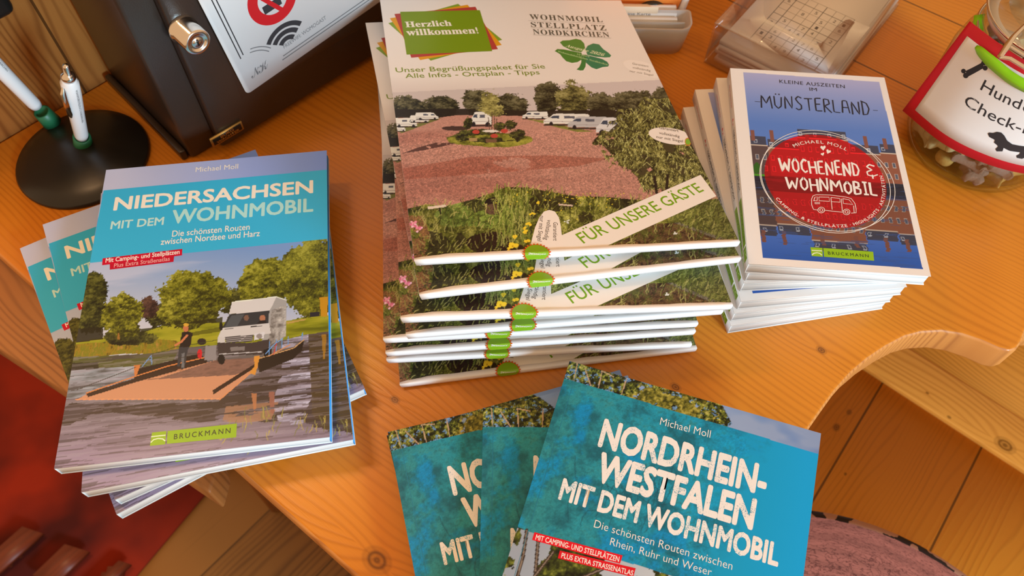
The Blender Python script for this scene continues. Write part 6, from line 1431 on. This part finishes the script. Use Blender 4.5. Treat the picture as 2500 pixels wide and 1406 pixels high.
def cpoly(pts, lay=1, mat=None):
    bm = bmesh.new(); f = bm.faces.new([bm.verts.new((q[0] * asp, q[1], 0)) for q in [card_st(*p) for p in pts]]); bmesh.ops.triangulate(bm, faces=[f])
    for _ in range(2): bmesh.ops.subdivide_edges(bm, edges=[e for e in bm.edges if e.calc_length() > .03], cuts=2, use_grid_fill=True)
    bmesh.ops.triangulate(bm, faces=bm.faces); bm.normal_update()
    V = np.array([(v.co.x / asp, v.co.y) for v in bm.verts]); bm.verts.index_update(); F = np.array([[v.index for v in (g.verts if g.normal.z > 0 else reversed(g.verts))] for g in bm.faces]); bm.free()
    on_card(V, F, mat or INKBLACK, lay)
Zj = zz(2180, 0, .3556)
cpoly(Zj((500, 486), (612, 428), (632, 462), (522, 522)), 1)
for k, (x_, y_, r_) in enumerate(((488, 486, 16), (504, 516, 19), (626, 430, 17), (636, 464, 17))): cpoly(Zj(*[(x_ + r_ * math.cos(t), y_ + r_ * math.sin(t)) for t in np.linspace(0, 2 * PI, 16, endpoint=False)]), 2 + k)
cpoly(Zj((652, 912), (662, 905), (690, 908), (715, 900), (745, 905), (765, 925), (785, 960), (820, 985), (870, 995), (930, 1002), (1010, 1012), (1100, 1018), (1160, 1000), (1190, 960), (1205, 965), (1185, 1020), (1165, 1060), (1150, 1105), (1165, 1140), (1130, 1140), (1110, 1090), (1010, 1078), (930, 1066), (885, 1085), (850, 1078), (846, 1064), (868, 1052), (872, 1040), (800, 1030), (760, 1010), (752, 1034), (712, 1034), (704, 1018), (722, 1000), (712, 988), (695, 975), (700, 955), (680, 945), (662, 935)), 7)
mb.obj('white_sheet', cm)
# lime ribbon through the punched hole, round the front of the jar
hole = card_st(2386, 118)
rb = []
for k, (u, v) in enumerate(((2386, 113), (2402, 128), (2430, 153), (2465, 182), (2500, 203), (2545, 222), (2600, 236))):
    s_, t_ = card_st(u, v); rb.append((s_, t_))
rb = np.array(rb); W0 = .075; mb = MB(); V = []; N2 = 28; ss2 = np.linspace(0, 1, N2); idx = np.linspace(0, 1, len(rb))
S2 = np.interp(ss2, idx, rb[:, 0]); T2_ = np.interp(ss2, idx, rb[:, 1])
wid = np.interp(ss2, [0, .08, .3, 1], [.018, .036, .052, .055])
V = np.r_[card(S2, T2_ + wid, .0016 + .0012 * np.sin(ss2 * PI)), card(S2, T2_, .0030 + .0014 * np.sin(ss2 * PI)), card(S2, T2_ - wid, .0016 + .001 * np.sin(ss2 * PI))]
F = np.array([(r_ * N2 + i, (r_ + 1) * N2 + i, (r_ + 1) * N2 + i + 1, r_ * N2 + i + 1) for r_ in range(2) for i in range(N2 - 1)])
mb.add(V, F, GREENR); rbo = empty('ribbon', Matrix.Identity(4), 'bright lime green ribbon tying the red-edged sign to the jar', 'ribbon')
o = mb.obj('front_band', rbo, smooth=True); so_ = o.modifiers.new('thick', 'SOLIDIFY'); so_.thickness = .0004
bk = [at(2391, 36, .118), at(2388, 58, .115), at(2387, 80, .113), at(2390, 106, .112)]
mb = MB(); wv_ = np.array([.0042, .001, 0]); P = np.array(bk); V = np.r_[P - wv_, P + wv_]; mb.add(V, np.array([(i, 4 + i, 5 + i, i + 1) for i in range(3)]), GREENR); o = mb.obj('back_band', rbo, smooth=True); so_ = o.modifiers.new('thick', 'SOLIDIFY'); so_.thickness = .0004
